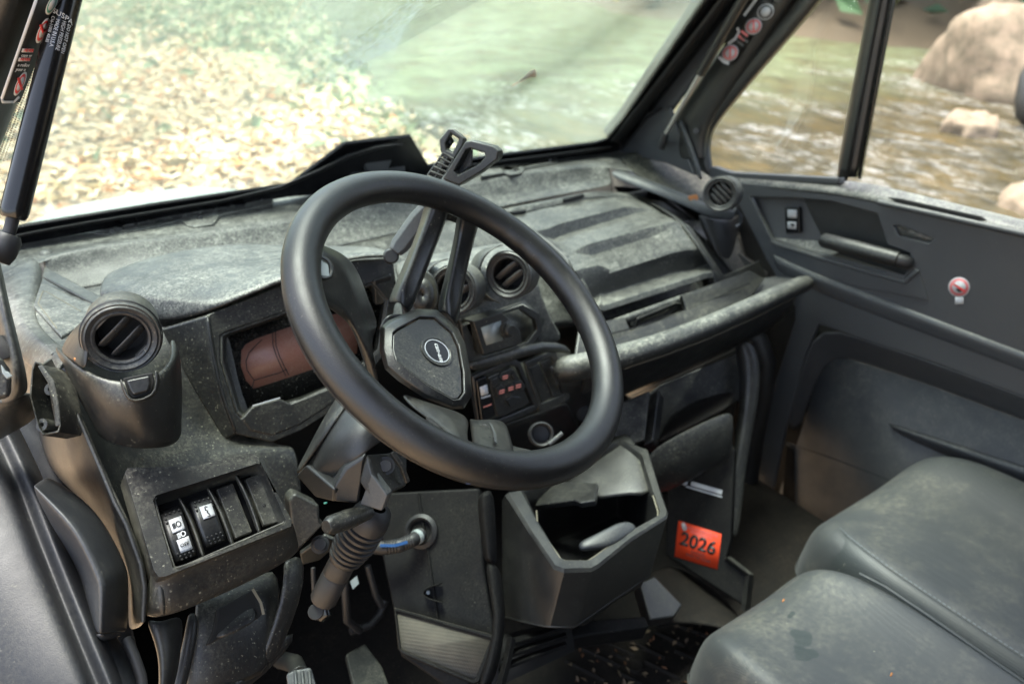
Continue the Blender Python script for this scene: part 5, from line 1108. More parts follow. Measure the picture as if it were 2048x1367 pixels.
plate('dash_panel', ys((1160, 652, .30), (1250, 632, .30), (1262, 660, .30), (1370, 618, .30), (1362, 590, .30), (1500, 540, .31), (1530, 556, .30), (1500, 600, .27), (1420, 640, .26), (1280, 690, .255), (1150, 716, .255)), DS, dash, th=.008, bevel=.003)
strip('panel_seam', ys((1185, 676, .286), (1290, 650, .284), (1372, 622, .284), (1500, 566, .29)), .003, CAM - PY(1350, 630, .285), 'void', dash)
# right end of the dash: ridge, cup and vent
loft('end_ridge', [ys((1216, 352, .72), (1290, 380, .62), (1372, 412, .54), (1412, 436, .50), (1470, 446, .46)), ys((1220, 338, .725), (1296, 364, .625), (1376, 396, .545), (1416, 418, .50), (1472, 428, .462)), ys((1238, 336, .73), (1310, 362, .63), (1386, 392, .55), (1422, 410, .505), (1474, 418, .466)), ys((1250, 346, .72), (1320, 374, .62), (1394, 400, .545), (1426, 418, .50), (1476, 428, .46))], 'grey', dash, sub=2, solid=.005)
loft('end_shelf', [ys((1236, 300, .80), (1310, 296, .76), (1400, 330, .66), (1470, 340, .62)), ys((1238, 332, .74), (1310, 336, .70), (1410, 362, .60), (1480, 376, .56)), ys((1300, 366, .63), (1345, 368, .61), (1420, 388, .56), (1490, 400, .53)), ys((1390, 404, .545), (1415, 406, .54), (1445, 415, .52), (1500, 430, .49))], 'shelf', dash, sub=1, solid=.005)
loft('end_cup', [ys((1395, 426, .52), (1412, 434, .50), (1440, 440, .485), (1466, 438, .48), (1482, 426, .49)), ys((1396, 440, .515), (1416, 452, .49), (1442, 458, .475), (1468, 452, .472), (1484, 438, .485)), ys((1412, 480, .49), (1428, 494, .465), (1448, 500, .452), (1468, 494, .452), (1482, 476, .47)), ys((1430, 510, .465), (1440, 520, .445), (1454, 524, .438), (1468, 520, .438), (1480, 504, .455))], 'clean', dash, sub=2, solid=.005)
loft('end_side', [ys((1302, 440, .64), (1392, 440, .52), (1450, 520, .44), (1476, 560, .40)), ys((1396, 440, .53), (1430, 500, .47), (1470, 540, .42), (1490, 570, .385)), ys((1480, 430, .49), (1490, 500, .44), (1510, 550, .39), (1525, 575, .36))], DS, dash, sub=1, solid=.005)
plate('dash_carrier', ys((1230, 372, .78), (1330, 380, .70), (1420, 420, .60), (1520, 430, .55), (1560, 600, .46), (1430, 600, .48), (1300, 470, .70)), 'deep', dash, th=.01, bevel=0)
plate('corner_panel', ys((1425, 540, .345), (1450, 550, .34), (1520, 520, .36), (1535, 560, .33), (1440, 600, .31)), DS, dash, th=.006, bevel=.002)
vent('', 1440, 388, 1.60, 36, (-.28, .05), 4, 0.75, body=.05, lou_tilt=.25, chord=False)
tube('vent_tab', ys((1470, 418, .452), (1482, 432, .45), (1480, 448, .45), (1472, 454, .45)), .004, 'grey', dash, n=8)
tag(loft('orange_leaf', [ys((1372, 392, .545), (1384, 391, .545), (1396, 386, .54)), ys((1380, 400, .54), (1388, 398, .54), (1396, 396, .535)), ys((1386, 406, .535), (1392, 405, .535), (1397, 404, .53))], 'leafo', None, sub=1, solid=.001), 'curled orange leaf lodged beside the passenger end vent', 'leaf')
# passenger grab rail with its apron
rail = [PY(1105, 742, .245), PY(1140, 738, .215), PY(1190, 727, .20), PY(1260, 708, .19), PY(1340, 682, .185), PY(1420, 650, .185), PY(1500, 616, .19), PY(1570, 582, .20), PY(1605, 568, .21), PY(1620, 563, .225)]
def grab(name, path, r, mat, par): return tube(name, path, r, mat, par, n=20, sub=1)
grab('grab_rail', rail, [.020, .023, .022, .020, .0192, .0188, .0188, .0188, .0188, .013], 'rail', dash)
loft('rail_apron', [ys((1128, 760, .215), (1200, 748, .20), (1300, 716, .19), (1420, 670, .187), (1520, 622, .192), (1600, 580, .21)), ys((1130, 776, .225), (1202, 766, .212), (1302, 735, .202), (1422, 690, .199), (1520, 645, .204), (1600, 600, .22)), ys((1150, 850, .262), (1230, 800, .255), (1320, 764, .24), (1430, 715, .24), (1505, 680, .25), (1560, 650, .27))], DS, dash, sub=1, solid=.005)
strip('apron_seam', ys((1256, 795, .250), (1320, 766, .237), (1430, 717, .237), (1505, 681, .247)), .0018, CAM - PY(1350, 750, .24), 'dustline', dash)
strip('rail_seam', ys((1250, 737, .1905), (1330, 710, .186), (1420, 676, .186), (1510, 635, .19), (1590, 594, .205)), .0014, CAM - PY(1350, 700, .18), 'dustline', dash)
loft('rail_mount', [ys((1108, 735, .235), (1150, 722, .22), (1188, 706, .21)), ys((1112, 760, .212), (1152, 752, .198), (1196, 738, .19)), ys((1128, 810, .235), (1160, 800, .23), (1200, 775, .225)), ys((1146, 858, .262), (1170, 850, .262), (1215, 812, .255))], 'clean', dash, sub=1, solid=.006)
plate('mount_slot', ys((1172, 756, .190), (1196, 752, .188), (1192, 768, .200), (1168, 790, .215), (1164, 784, .213)), 'void', dash, th=.008, bevel=.002)
lathe('mount_screw', PY(1168, 826, .236), (-.3, -.9, .2), [(0, .003), (.009, .003), (.011, 0), (.014, 0)], 'rubber', dash, n=18)
plate('rail_end_panel', ys((1498, 560, .335), (1590, 545, .31), (1605, 556, .25), (1512, 596, .28)), 'door', dash, th=.006, bevel=.002)
# ------------------------------------------------------------------ steering wheel
wa, wb = rad(56), rad(24)
WN = Vector((math.sin(wb) * math.cos(wa), -math.cos(wb) * math.cos(wa), math.sin(wa)))
WC = Vector((-0.391, 0.005, 0.801)); WE1 = Vector((math.cos(wb), math.sin(wb), 0)); WE2 = WN.cross(WE1)
WP = (WC, WN)
wheel = thing('steering_wheel', 'thick rimmed black steering wheel with split spokes and round centre badge', 'steering wheel', tuple(WC))
RM, rm = 0.1703, 0.0163
v, f = [], []; NT, NS = 120, 22
import math as _m
def angle_of(u, v_):
    p = PP(u, v_, WP) - WC; return math.atan2(p.dot(WE2), p.dot(WE1))
g0, g1 = angle_of(985, 470), angle_of(1195, 760)
for i in range(NT):
    t = 2 * math.pi * i / NT; er = WE1 * math.cos(t) + WE2 * math.sin(t)
    for j in range(NS):
        s = 2 * math.pi * j / NS
        # finger bumps inside the right hand grip and a flattened section
        q = (t - min(g0, g1)) / abs(g1 - g0) if abs(g1 - g0) < math.pi else -1
        w_ = 0.0
        if 0 <= q <= 1: w_ = 0.0012 * math.cos(q * 2 * math.pi * 9) * max(0, -math.cos(s)) ** 2 * min(1, q * 8, (1 - q) * 8)
        rr = rm * (1 + 0.06 * math.cos(2 * s)) + w_
        v.append(WC + er * (RM + rr * math.cos(s)) + WN * (rm * 1.04 * math.sin(s)))
for i in range(NT):
    for j in range(NS): f.append([i * NS + j, ((i + 1) % NT) * NS + j, ((i + 1) % NT) * NS + (j + 1) % NS, i * NS + (j + 1) % NS])
link('rim', clean(from_py(v, f)), 'wheel', wheel)
# moulding line along the lower outside of the rim
v, f = [], []
for i in range(NT):
    t = 2 * math.pi * i / NT; er = WE1 * math.cos(t) + WE2 * math.sin(t)
    for s in (-0.66, -0.62):
        v.append(WC + er * (RM + (rm * 1.02 + .0003) * math.cos(s)) + WN * ((rm * 1.04 + .0003) * math.sin(s)))
    v.append(WC + er * (RM + (rm * 1.02 + .0009) * math.cos(-.64)) + WN * ((rm * 1.04 + .0009) * math.sin(-.64)))
for i in range(NT):
    a, b_ = i * 3, ((i + 1) % NT) * 3
    f += [[a, b_, b_ + 2, a + 2], [a + 2, b_ + 2, b_ + 1, a + 1]]
link('mould_seam', clean(from_py(v, f)), 'wheel', wheel)
def wp(u, v_, h): return PP(u, v_, off(WP, h))
HB = -0.070          # face of the hub below the rim plane
def wl_(h, *a): return [wp(u, v_, h) for u, v_ in a]
# hub cover
hub_o = ((766, 657), (780, 645), (835, 622), (872, 624), (912, 660), (926, 690), (936, 745), (938, 790), (925, 812), (905, 812), (850, 790), (800, 757), (775, 735), (765, 700))
hub_i = ((786, 668), (795, 660), (838, 636), (868, 637), (902, 666), (915, 694), (924, 745), (925, 785), (916, 797), (905, 798), (858, 772), (812, 738), (792, 722), (785, 698))
def ring_rows(*rows): return [list(r) for r in rows]
hub = loft('hub_cover', [wl_(HB - .055, *hub_o), wl_(HB - .012, *hub_o), wl_(HB - .004, *[(lerp(a, c, .3), lerp(b_, d, .3)) for (a, b_), (c, d) in zip(hub_o, hub_i)]), wl_(HB, *hub_i)], 'spoke', wheel, closed=True, sub=0, solid=0.003, bevel=0.0025)
plate('hub_face', wl_(HB + .0002, *hub_i), 'spoke', wheel, th=0.004, bevel=0.002)
bc = wp(873, 703, HB)
lathe('badge_ring', bc, WN, [(0.0185, 0.0), (0.0185, 0.0016), (0.0165, 0.0022), (0.0155, 0.0016), (0.0150, 0.0006)], 'spoke', wheel, n=48)
badge = disc('badge', bc + WN * 0.0010, WN, 0.0146, 'steelblack', wheel)
lathe('badge_rim', bc, WN, [(0.0146, 0.0008), (0.0146, 0.0018), (0.0138, 0.0018), (0.0138, 0.0008)], 'greyprint', badge, n=40)
tr_ = wp(884, 732, HB) - wp(869, 684, HB)
text('lettering', 'can-am', bc + WN * 0.0014 + (wp(877, 706, HB) - wp(873, 703, HB)), tr_, WN.cross(tr_), 0.0078, 'white', badge, shear=0.25, bold=0.018, sx=1.05)
# spokes: rows from hub to rim; each section is (left edge, left top, right top, right edge)
def spoke(rows, name='spoke', sub=2, solid=0.006, cc=()):
    return loft(name, [[wp(*q) for q in r] for r in rows], 'spoke', wheel, sub=sub, solid=solid, ccrease=cc, cw=.6)
# twin spokes to the upper rim
spoke([[(766, 612, -.112), (794, 598, -.080), (818, 622, -.084), (824, 630, -.105)], [(784, 570, -.10), (812, 556, -.066), (838, 570, -.070), (842, 576, -.092)],
       [(815, 500, -.078), (840, 482, -.046), (866, 500, -.050), (870, 506, -.074)], [(838, 440, -.055), (862, 425, -.024), (886, 450, -.030), (890, 455, -.054)],
       [(842, 412, -.030), (872, 392, -.006), (896, 410, -.010), (904, 416, -.030)]], cc=(1, 2))
spoke([[(866, 628, -.115), (888, 618, -.082), (914, 646, -.086), (918, 660, -.11)], [(880, 576, -.10), (900, 565, -.068), (924, 575, -.070), (926, 590, -.094)],
       [(896, 510, -.078), (914, 498, -.046), (938, 512, -.050), (940, 520, -.074)], [(906, 470, -.058), (920, 452, -.030), (950, 464, -.030), (954, 472, -.056)],
       [(908, 432, -.030), (926, 420, -.006), (956, 430, -.008), (964, 440, -.03)]], cc=(1, 2))
# webs joining the twin spokes at the rim and the hub collar
spoke([[(838, 400, -.028), (880, 400, -.022), (925, 412, -.022), (980, 440, -.028)], [(850, 425, -.050), (885, 428, -.045), (915, 432, -.045), (955, 455, -.050)], [(858, 440, -.058), (888, 442, -.055), (912, 446, -.055), (946, 470, -.058)]], 'spoke_root')
spoke([[(756, 648, -.112), (775, 628, -.092), (800, 628, -.095), (870, 628, -.100)], [(752, 668, -.118), (770, 650, -.100), (810, 645, -.105), (870, 640, -.110)]], 'collar')
# broad left spoke with its window
spoke([[(625, 478, -.004), (632, 500, .000), (634, 540, .002), (638, 590, .000), (645, 606, -.012)], [(655, 488, -.016), (655, 505, -.004), (655, 545, -.006), (655, 595, -.010), (668, 622, -.030)],
       [(700, 508, -.040), (685, 528, -.016), (680, 560, -.020), (685, 615, -.034), (698, 650, -.060)], [(725, 545, -.062), (705, 570, -.036), (698, 605, -.040), (705, 645, -.052), (715, 690, -.082)],
       [(742, 600, -.088), (722, 630, -.058), (722, 655, -.060), (728, 690, -.070), (735, 760, -.108)], [(764, 645, -.110), (750, 680, -.085), (750, 700, -.085), (754, 735, -.090), (764, 790, -.120)]], cc=(1, 3))
plate('spoke_window', [wp(637, 515, .0045), wp(659, 528, .001), wp(662, 556, -.001), wp(638, 551, .004)], 'silver', wheel, th=0.004, bevel=0.002)
loft('window_lip', [[wp(634, 506, .006), wp(655, 511, .003), wp(671, 526, -.001), wp(673, 562, -.004), wp(640, 558, .003)], [wp(637, 514, .0052), wp(652, 518, .003), wp(663, 530, .0012), wp(664, 555, -.0008), wp(640, 550, .0042)]], 'spoke', wheel, sub=1, solid=0.002)
# lower twin spoke
spoke([[(795, 775, -.10), (850, 800, -.078), (935, 822, -.075)], [(812, 800, -.085), (868, 815, -.062), (945, 842, -.058)], [(850, 828, -.060), (905, 838, -.042), (938, 862, -.038)], [(885, 850, -.036), (915, 862, -.022), (942, 888, -.016)], [(905, 872, -.016), (922, 884, -.006), (948, 905, -.002)]], cc=(1,))
spoke([[(935, 830, -.085), (945, 836, -.062), (985, 832, -.060), (1008, 838, -.066), (1015, 850, -.09)], [(938, 850, -.06), (948, 858, -.038), (990, 852, -.036), (1014, 858, -.042), (1022, 868, -.06)],
       [(940, 880, -.035), (952, 884, -.014), (994, 880, -.012), (1020, 884, -.018), (1028, 890, -.035)], [(944, 905, -.012), (956, 906, .0), (1000, 906, .001), (1026, 908, -.004), (1036, 912, -.016)]], cc=(1, 3))
plate('spoke_window', [wp(852, 834, -.056), wp(878, 839, -.050), wp(888, 856, -.036), wp(868, 852, -.042)], 'void', wheel, th=.003, bevel=0)
spoke([[(956, 848, -.044), (982, 846, -.042), (990, 878, -.010)], [(962, 854, -.046), (978, 853, -.045), (984, 874, -.020)], [(966, 880, -.020), (976, 880, -.018), (982, 882, -.012)]], 'spoke_recess', solid=.002)
strip('spoke_highlight', [wp(982, 846, -.0405), wp(990, 866, -.0215), wp(992, 884, -.006)], .003, WN, 'grey', wheel)  # lighter strip paints a highlight along the recess lip
spoke([[(1015, 880, -.040), (1030, 890, -.030), (1060, 896, -.030)], [(1020, 900, -.016), (1034, 905, -.010), (1075, 900, -.012)]], 'spoke_root', solid=0.004)

# ------------------------------------------------------------------ steering column
colm = thing('steering_column', 'steering column shroud with pleated boot and tilt lever under the wheel', 'steering column', tuple(PD(720, 960, .86)))
cD = .86
loft('shroud', [ds((600, 960, .90), (630, 900, .86), (655, 850, .85), (690, 806, .84), (712, 780, .86)),
                ds((608, 945, .875), (645, 890, .835), (690, 845, .82), (740, 800, .83), (790, 770, .85)),
                ds((612, 958, .862), (672, 905, .812), (722, 860, .80), (765, 838, .81), (815, 840, .84)),
                ds((635, 975, .862), (690, 935, .808), (735, 905, .80), (770, 878, .81), (800, 868, .84))], 'clean', colm, sub=2, solid=0.004)
loft('shroud_upper', [ds((582, 950, .90), (612, 897, .88), (638, 842, .87), (668, 795, .87), (700, 740, .89)), ds((596, 946, .872), (620, 908, .852), (648, 862, .842), (680, 815, .84), (712, 775, .85)), ds((606, 936, .868), (628, 902, .848), (656, 858, .838), (690, 814, .838), (720, 775, .85))], 'trim', colm, sub=1, solid=0.004)
plate('shroud_facet', ds((590, 950, .872), (612, 928, .862), (667, 977, .808), (667, 1004, .822), (630, 994, .858)), 'clean', colm, th=0.02, bevel=0.003)
plate('shroud_facet', ds((667, 977, .808), (690, 935, .806), (735, 905, .80), (725, 950, .808), (719, 1008, .825), (667, 1004, .822)), 'clean', colm, th=0.02, bevel=0.004)
plate('shroud_tab', ds((742, 946, .800), (775, 990, .800), (763, 1022, .812), (719, 1008, .822)), 'grey', colm, th=0.012, bevel=0.002)
plate('shroud_side', ds((735, 908, .805), (776, 905, .835), (816, 898, .86), (814, 970, .86), (775, 990, .802), (745, 948, .80)), 'trim', colm, th=0.02, bevel=0.003)
loft('shroud_rib', [ds((778, 907, .828), (797, 935, .832), (810, 968, .842)), ds((782, 906, .822), (802, 934, .826), (814, 966, .838))], 'trim', colm, sub=0, solid=0.005, bevel=0.001)
bo = PD(771, 931, .822); bn = (CAM - bo).normalized()
lathe('bolt', bo, bn, [(0.0, .006), (0.0062, .006), (0.0066, .004), (0.0066, 0), (0.0098, 0), (0.0098, -.01)], 'rubber', colm, n=20)
kA, kB = PD(655, 1052, .80), PD(738, 1022, .84)
ax = (kB - kA).normalized()
tube('tilt_lever', [kA - ax * .002, kA + ax * .003, kA.lerp(kB, .5), kB], [0.0072, 0.0098, 0.0104, 0.0080], 'trim', colm, n=8)
for q in (-1, 0, 1):
    e = (CAM - kA).normalized(); e2 = ax.cross(e).normalized(); d = (e * math.cos(q * .75) + e2 * math.sin(q * .75)); tube('lever_groove', [kA.lerp(kB, .25) + d * .0100, kA.lerp(kB, .8) + d * .0098], 0.0009, 'void', colm, n=6)
# pleated boot
bA, bB = PD(752, 1018, .88), PD(686, 1120, .93)
bx = (bB - bA); bl = bx.length; pr = [(0.010, -.004), (0.019, 0.0), (0.023, bl * .15), (0.0232, bl * .28)]
for i in range(7):
    h = bl * (.30 + i * .095); rr = 0.0235 + 0.0008 * math.sin(i / 6 * 3.1) - 0.0012 * max(0, i - 3)
    pr += [(rr - .0035, h), (rr, h + bl * .02), (rr + .0004, h + bl * .05), (rr - .0012, h + bl * .075)]
pr += [(0.0175, bl * .985), (0.0160, bl)]
lathe('boot', bA, bx, pr, 'rubber', colm, n=36)
cA, cB = PD(688, 1117, .93), PD(644, 1203, .96); cx_ = (cB - cA).normalized(); cl = (cB - cA).length
lathe('damper_cylinder', cA, cx_, [(0.0148, -.005), (0.0158, 0), (0.0158, cl * .38), (0.0152, cl * .39), (0.0158, cl * .41), (0.0158, cl * .93), (0.0135, cl), (0.0, cl)], 'rubber', colm, n=30)
tube('damper_eye', [PD(631, 1222, .955), PD(640, 1224, .985)], 0.009, 'rubber', colm, n=18)
tube('damper_eye', [PD(647, 1205, .96), PD(652, 1226, .962), PD(640, 1240, .965)], [.006, .007, .003], 'steelblack', colm, n=12)
ld = (CAM - cA).normalized(); sdx = cx_.cross(ld).normalized()
if sdx.dot(IR) > 0: sdx = -sdx
for (a, b__) in ((.05, .16), (.34, .40), (.44, .50), (.54, .60), (.66, .86)):
    strip('print_mark', [cA + cx_ * cl * a + (sdx * .72 + ld * .70) * .0160, cA + cx_ * cl * b__ + (sdx * .72 + ld * .70) * .0160], 0.0022, (sdx + ld), 'greyprint', colm)
plate('bracket', ds((600, 1108, .98), (650, 1072, .96), (680, 1085, .97), (640, 1120, 1.0), (604, 1130, 1.0)), 'frame', colm, th=0.006, bevel=0.002)
lathe('bolt', PD(640, 1088, .962), (CAM - PD(640, 1088, .96)), [(0, .004), (.007, .004), (.008, .001), (.011, 0)], 'rubber', colm, n=16)
plate('bracket', ds((577, 1000, .92), (590, 985, .92), (640, 1010, .93), (640, 1040, .93), (650, 1046, .94), (590, 1110, .94)), 'trim', colm, th=0.03, bevel=0.004)
plate('status_light', ds((647, 1004, .925), (654, 1003, .925), (654, 1007, .925), (648, 1008, .925)), 'teal', colm, th=.001, bevel=0)

# ------------------------------------------------------------------ phone mount
pm = thing('phone_mount', 'dark grey clamp phone mount with a comb jaw on an angled arm', 'phone mount', tuple(PD(790, 505, 1.0)))
arm = [PD(790, 503, 1.00), PD(800, 490, 1.00), PD(838, 440, .995), PD(880, 395, .985), PD(912, 350, .975)]
rows = []
for i, p in enumerate(arm):
    t = (arm[min(i + 1, 4)] - arm[max(i - 1, 0)]).normalized(); vdn = (CAM - p).normalized(); s = t.cross(vdn).normalized(); vdn = s.cross(t)
    w = (0.009, 0.0125, 0.0135, 0.0125, 0.0115)[i]
    rows.append([p + s * w - vdn * .006, p + s * w + vdn * .004, p + s * w * .55 + vdn * .009, p - s * w * .55 + vdn * .009, p - s * w + vdn * .004, p - s * w - vdn * .006])
loft('arm', rows, 'grey', pm, closed=True, caps=True, sub=0, bevel=0.0015)
lathe('swivel', PD(782, 512, 1.005), CAM - PD(782, 512, 1.0), [(0, .012), (.008, .012), (.0105, .008), (.0105, -.01)], 'rubber', pm, n=20)
J1 = plane3(PD(890, 355, .965), PD(930, 284, .955), PD(990, 305, .945))
def jaw(name, outer, hole, pl, th, mat='frame'): return holed(name, pp(pl, *outer), [pp(pl, *hole)], mat, pm, th=th, bevel=0.002)
jaw('right_jaw', ((884, 358), (896, 338), (920, 300), (930, 284), (942, 281), (985, 292), (997, 302), (994, 318), (960, 345), (918, 371)), ((909, 342), (932, 299), (940, 297), (968, 306), (971, 313), (958, 328), (915, 350)), J1, 0.026)
plate('jaw_back', pp(off(J1, -.020), (905, 350), (930, 300), (945, 298), (943, 330), (915, 355)), 'frame', pm, th=0.004, bevel=0.001)
J2 = plane3(PD(858, 350, .985), PD(890, 262, .98), PD(922, 295, .975))
jaw('left_jaw', ((880, 300), (878, 280), (896, 258), (905, 258), (929, 276), (926, 288), (905, 322), (886, 316)), ((890, 286), (901, 267), (918, 278), (905, 305), (893, 300)), J2, 0.018)
plate('jaw_back', pp(off(J2, -.015), (888, 284), (900, 268), (908, 283), (896, 300)), 'frame', pm, th=0.003, bevel=0)
plate('jaw_back', pp(off(J2, -.012), (886, 314), (905, 322), (884, 355), (858, 348)), 'void', pm, th=0.003, bevel=0)
def p_l(a, t, b_): return (lerp(a[0], b_[0], t), lerp(a[1], b_[1], t))
cL0, cL1, cR0, cR1 = (887, 306), (855, 352), (907, 318), (884, 362)
for k in range(6):
    t = k / 5; a, b_ = p_l(cL0, t, cL1), p_l(cR0, t, cR1); tube('comb_bar', pp(J2, a, b_), 0.0016, 'frame', pm, n=8)
for k in range(3):
    t = k / 2; a, b_ = p_l(cL0, t, cR0), p_l(cL1, t, cR1); tube('comb_bar', pp(off(J2, -.001), a, b_), 0.0017, 'frame', pm, n=8)
# ------------------------------------------------------------------ lower cab
floor = thing('cabin_floor', 'dirty ribbed rubber floor of the cab littered with straw', 'floor', (0, 0.1, 0), kind='structure')
FL = (Vector((0, 0, 0.0)), Vector((0, 0, 1)))
plate('floor_mat', [Vector((-0.72, 0.75, 0)), Vector((0.64, 0.75, 0)), Vector((0.64, -0.6, 0)), Vector((-0.72, -0.6, 0))], 'floor', floor, th=.02, bevel=.002)
for (a, b_) in (((1150, 1290), (1240, 1330)), ((1185, 1270), (1270, 1310)), ((1240, 1345), (1330, 1390)), ((1260, 1280), (1330, 1315)), ((1310, 1262), (1370, 1290)), ((1350, 1300), (1420, 1330)), ((1380, 1310), (1460, 1350)), ((1390, 1260), (1470, 1300)), ((1330, 1240), (1405, 1268)), ((1130, 1320), (1210, 1360)), ((1290, 1322), (1360, 1356))):
    tube('floor_rib', [PZ(a[0], a[1], .001), PZ(b_[0], b_[1], .001)], .0045, MT['floor'], floor, n=8)
for (u, v_) in ((1270, 1330), (1390, 1340), (1425, 1295), (1240, 1300)):
    c = PZ(u, v_, .0); lathe('floor_stud', c, (0, 0, 1), [(.008, .002), (.012, .004), (.016, .004), (.019, 0)], 'floor', floor, n=6)
sp_ = []
for i in range(110):
    u, v_ = random.uniform(1140, 1520), random.uniform(1235, 1367); p = PZ(u, v_, .004)
    sp_.append((p, random.uniform(.003, .009), (random.gauss(0, .4), random.gauss(0, .4), 1), random.uniform(0, 6.28), random.choice([(0.20, 0.14, 0.08), (0.10, 0.07, 0.045), (0.16, 0.12, 0.07), (0.14, 0.06, 0.025)])))
leaf_mesh('floor_litter', sp_, colour_mat('straw'), 'bits of straw and soil on the cab floor', 'litter')
fw = thing('firewall', 'black firewall panel closing the front of the footwell', 'panel', (-0.1, .7, .25), kind='structure')
plate('firewall_panel', [Vector((-0.72, .72, .58)), Vector((0.66, .72, .58)), Vector((0.66, .72, -.02)), Vector((-0.72, .72, -.02))], 'frame', fw, th=.01, bevel=0)
plate('underdash_panel', [Vector((-0.70, .50, .55)), Vector((0.60, .50, .50)), Vector((0.60, .72, .50)), Vector((-0.70, .72, .55))], 'frame', fw, th=.01, bevel=0, away=(0, 0, 1))
# centre tunnel with filter mesh
tun = thing('centre_tunnel', 'black centre console tunnel with a slanted mesh grille', 'console', tuple(PD(880, 1180, 1.15)))
TF = plane3(PD(800, 1220, 1.10), PD(975, 1270, 1.08), PD(850, 1000, 1.10))
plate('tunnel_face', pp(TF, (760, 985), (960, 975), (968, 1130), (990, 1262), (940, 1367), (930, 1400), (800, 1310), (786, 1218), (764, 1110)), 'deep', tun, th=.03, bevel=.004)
MS = plane3(PD(789, 1217, 1.085), PD(980, 1272, 1.065), PD(800, 1298, 1.075))
mesh_o = ((789, 1214), (984, 1268), (990, 1276), (958, 1362), (946, 1366), (804, 1306), (797, 1298)); mesh_i = ((793, 1222), (978, 1274), (981, 1278), (951, 1356), (944, 1358), (806, 1300), (801, 1294))
holed('grille_frame', pp(off(MS, .004), *mesh_o), [pp(off(MS, .004), *mesh_i)], 'deep', tun, th=.014, bevel=.0015)
m, n, l, b = nt('filter mesh'); tc = n.new('ShaderNodeTexCoord'); v_n = n.new('ShaderNodeTexVoronoi'); v_n.inputs['Scale'].default_value = 420; v_n.inputs['Randomness'].default_value = .15
l.new(tc.outputs['Object'], v_n.inputs['Vector']); t = n.new('ShaderNodeTexNoise'); t.inputs['Scale'].default_value = 40; t.inputs['Detail'].default_value = 5; l.new(tc.outputs['Object'], t.inputs['Vector'])
mx = n.new('ShaderNodeMix'); mx.data_type = 'RGBA'; mx.inputs[6].default_value = (.075, .066, .05, 1); mx.inputs[7].default_value = (.03, .027, .022, 1)
l.new(mathn(n, l, 'MULTIPLY', ramp(n, l, v_n.outputs['Distance'], .25, .6), ramp(n, l, t.outputs['Fac'], .75, .3)), mx.inputs[0]); l.new(mx.outputs[2], b.inputs['Base Color']); b.inputs['Roughness'].default_value = .8
bp = n.new('ShaderNodeBump'); bp.inputs['Strength'].default_value = .8; bp.inputs['Distance'].default_value = .001; bp.invert = True; l.new(v_n.outputs['Distance'], bp.inputs['Height']); l.new(bp.outputs[0], b.inputs['Normal'])
plate('grille_mesh', pp(MS, *mesh_o), m, tun, th=.003, bevel=0)
loft('tunnel_post', [ds((950, 990, 1.06), (958, 1060, 1.06), (962, 1126, 1.06)), ds((957, 985, 1.035), (966, 1060, 1.035), (975, 1124, 1.035)), ds((978, 975, 1.035), (980, 1060, 1.035), (985, 1128, 1.035)), ds((992, 978, 1.06), (996, 1060, 1.06), (1000, 1140, 1.06))], 'deep', tun, sub=1, solid=.006)
loft('tunnel_post', [ds((966, 1126, 1.06), (978, 1190, 1.055), (990, 1264, 1.05), (945, 1380, 1.04)), ds((974, 1124, 1.035), (985, 1190, 1.032), (998, 1262, 1.03), (960, 1380, 1.02)), ds((990, 1124, 1.04), (1000, 1190, 1.04), (1008, 1262, 1.035), (975, 1380, 1.03)), ds((1004, 1130, 1.07), (1012, 1190, 1.07), (1016, 1262, 1.06), (990, 1380, 1.05))], 'deep', tun, sub=1, solid=.006)
tube('tunnel_seam', pp(off(TF, .001), (837, 985), (845, 1040), (860, 1130), (876, 1240)), .0022, 'deep', tun, n=8)
hk = pp(off(TF, .008), (886, 1167), (868, 1172), (852, 1178), (848, 1186), (854, 1194), (870, 1198), (888, 1204))
rows = [[p + TF[1] * a for p in hk] for a in (.006, -.008)]
loft('hose_hook', rows, 'deep', tun, sub=1, solid=.0025)
tube('hook_screw', [PP(856, 1184, off(TF, .001)), PP(856, 1184, off(TF, .006))], .0028, 'silver', tun, n=10)
gr = PP(843, 1062, off(TF, .0)); lathe('hose_grommet', gr, (CAM - gr).normalized() + IR * -.35, [(.024, .0), (.024, .004), (.019, .008), (.0155, .005), (.0145, -.004), (0, -.004)], 'rubber', tun, n=32)
for k in range(3):
    y0 = k * 26; loft('louvre', [ds((1016 - k * 8, 1276 + y0 * .95, 1.10), (1070 - k * 4, 1262 + y0 * .8, 1.13), (1130, 1244 + y0 * .7, 1.17)), ds((1012 - k * 8, 1290 + y0 * .95, 1.085), (1068 - k * 4, 1272 + y0 * .8, 1.115), (1135, 1250 + y0 * .7, 1.155))], 'deep', tun, sub=0, solid=.005, bevel=.001)
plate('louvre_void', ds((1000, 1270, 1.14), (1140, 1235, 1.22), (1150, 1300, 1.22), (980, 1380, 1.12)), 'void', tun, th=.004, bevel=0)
loft('louvre_post', [ds((1014, 1272, 1.09), (1005, 1320, 1.08), (985, 1390, 1.07)), ds((1024, 1272, 1.085), (1014, 1322, 1.075), (996, 1390, 1.065))], 'deep', tun, sub=0, solid=.01, bevel=.001)
plate('tunnel_base', ds((1060, 1262, 1.20), (1180, 1238, 1.26), (1290, 1230, 1.32), (1300, 1252, 1.31), (1180, 1268, 1.24), (1080, 1290, 1.18)), 'deep', tun, th=.03, bevel=.004)
hose = thing('ribbed_hose', 'black ribbed hose with a blue stripe and white tape running into the tunnel', 'hose', tuple(PD(800, 1085, 1.08)))
hp = [PD(735, 1092, 1.07), PD(770, 1095, 1.07), (PD(800, 1090, 1.07)), PD(825, 1080, 1.075), PD(845, 1066, 1.09)]
pp_, rr = [], []
for i in range(4):
    for k in range(10):
        pp_.append(hp[i].lerp(hp[i + 1], k / 10)); rr.append(.0098 if k % 2 else .0088)
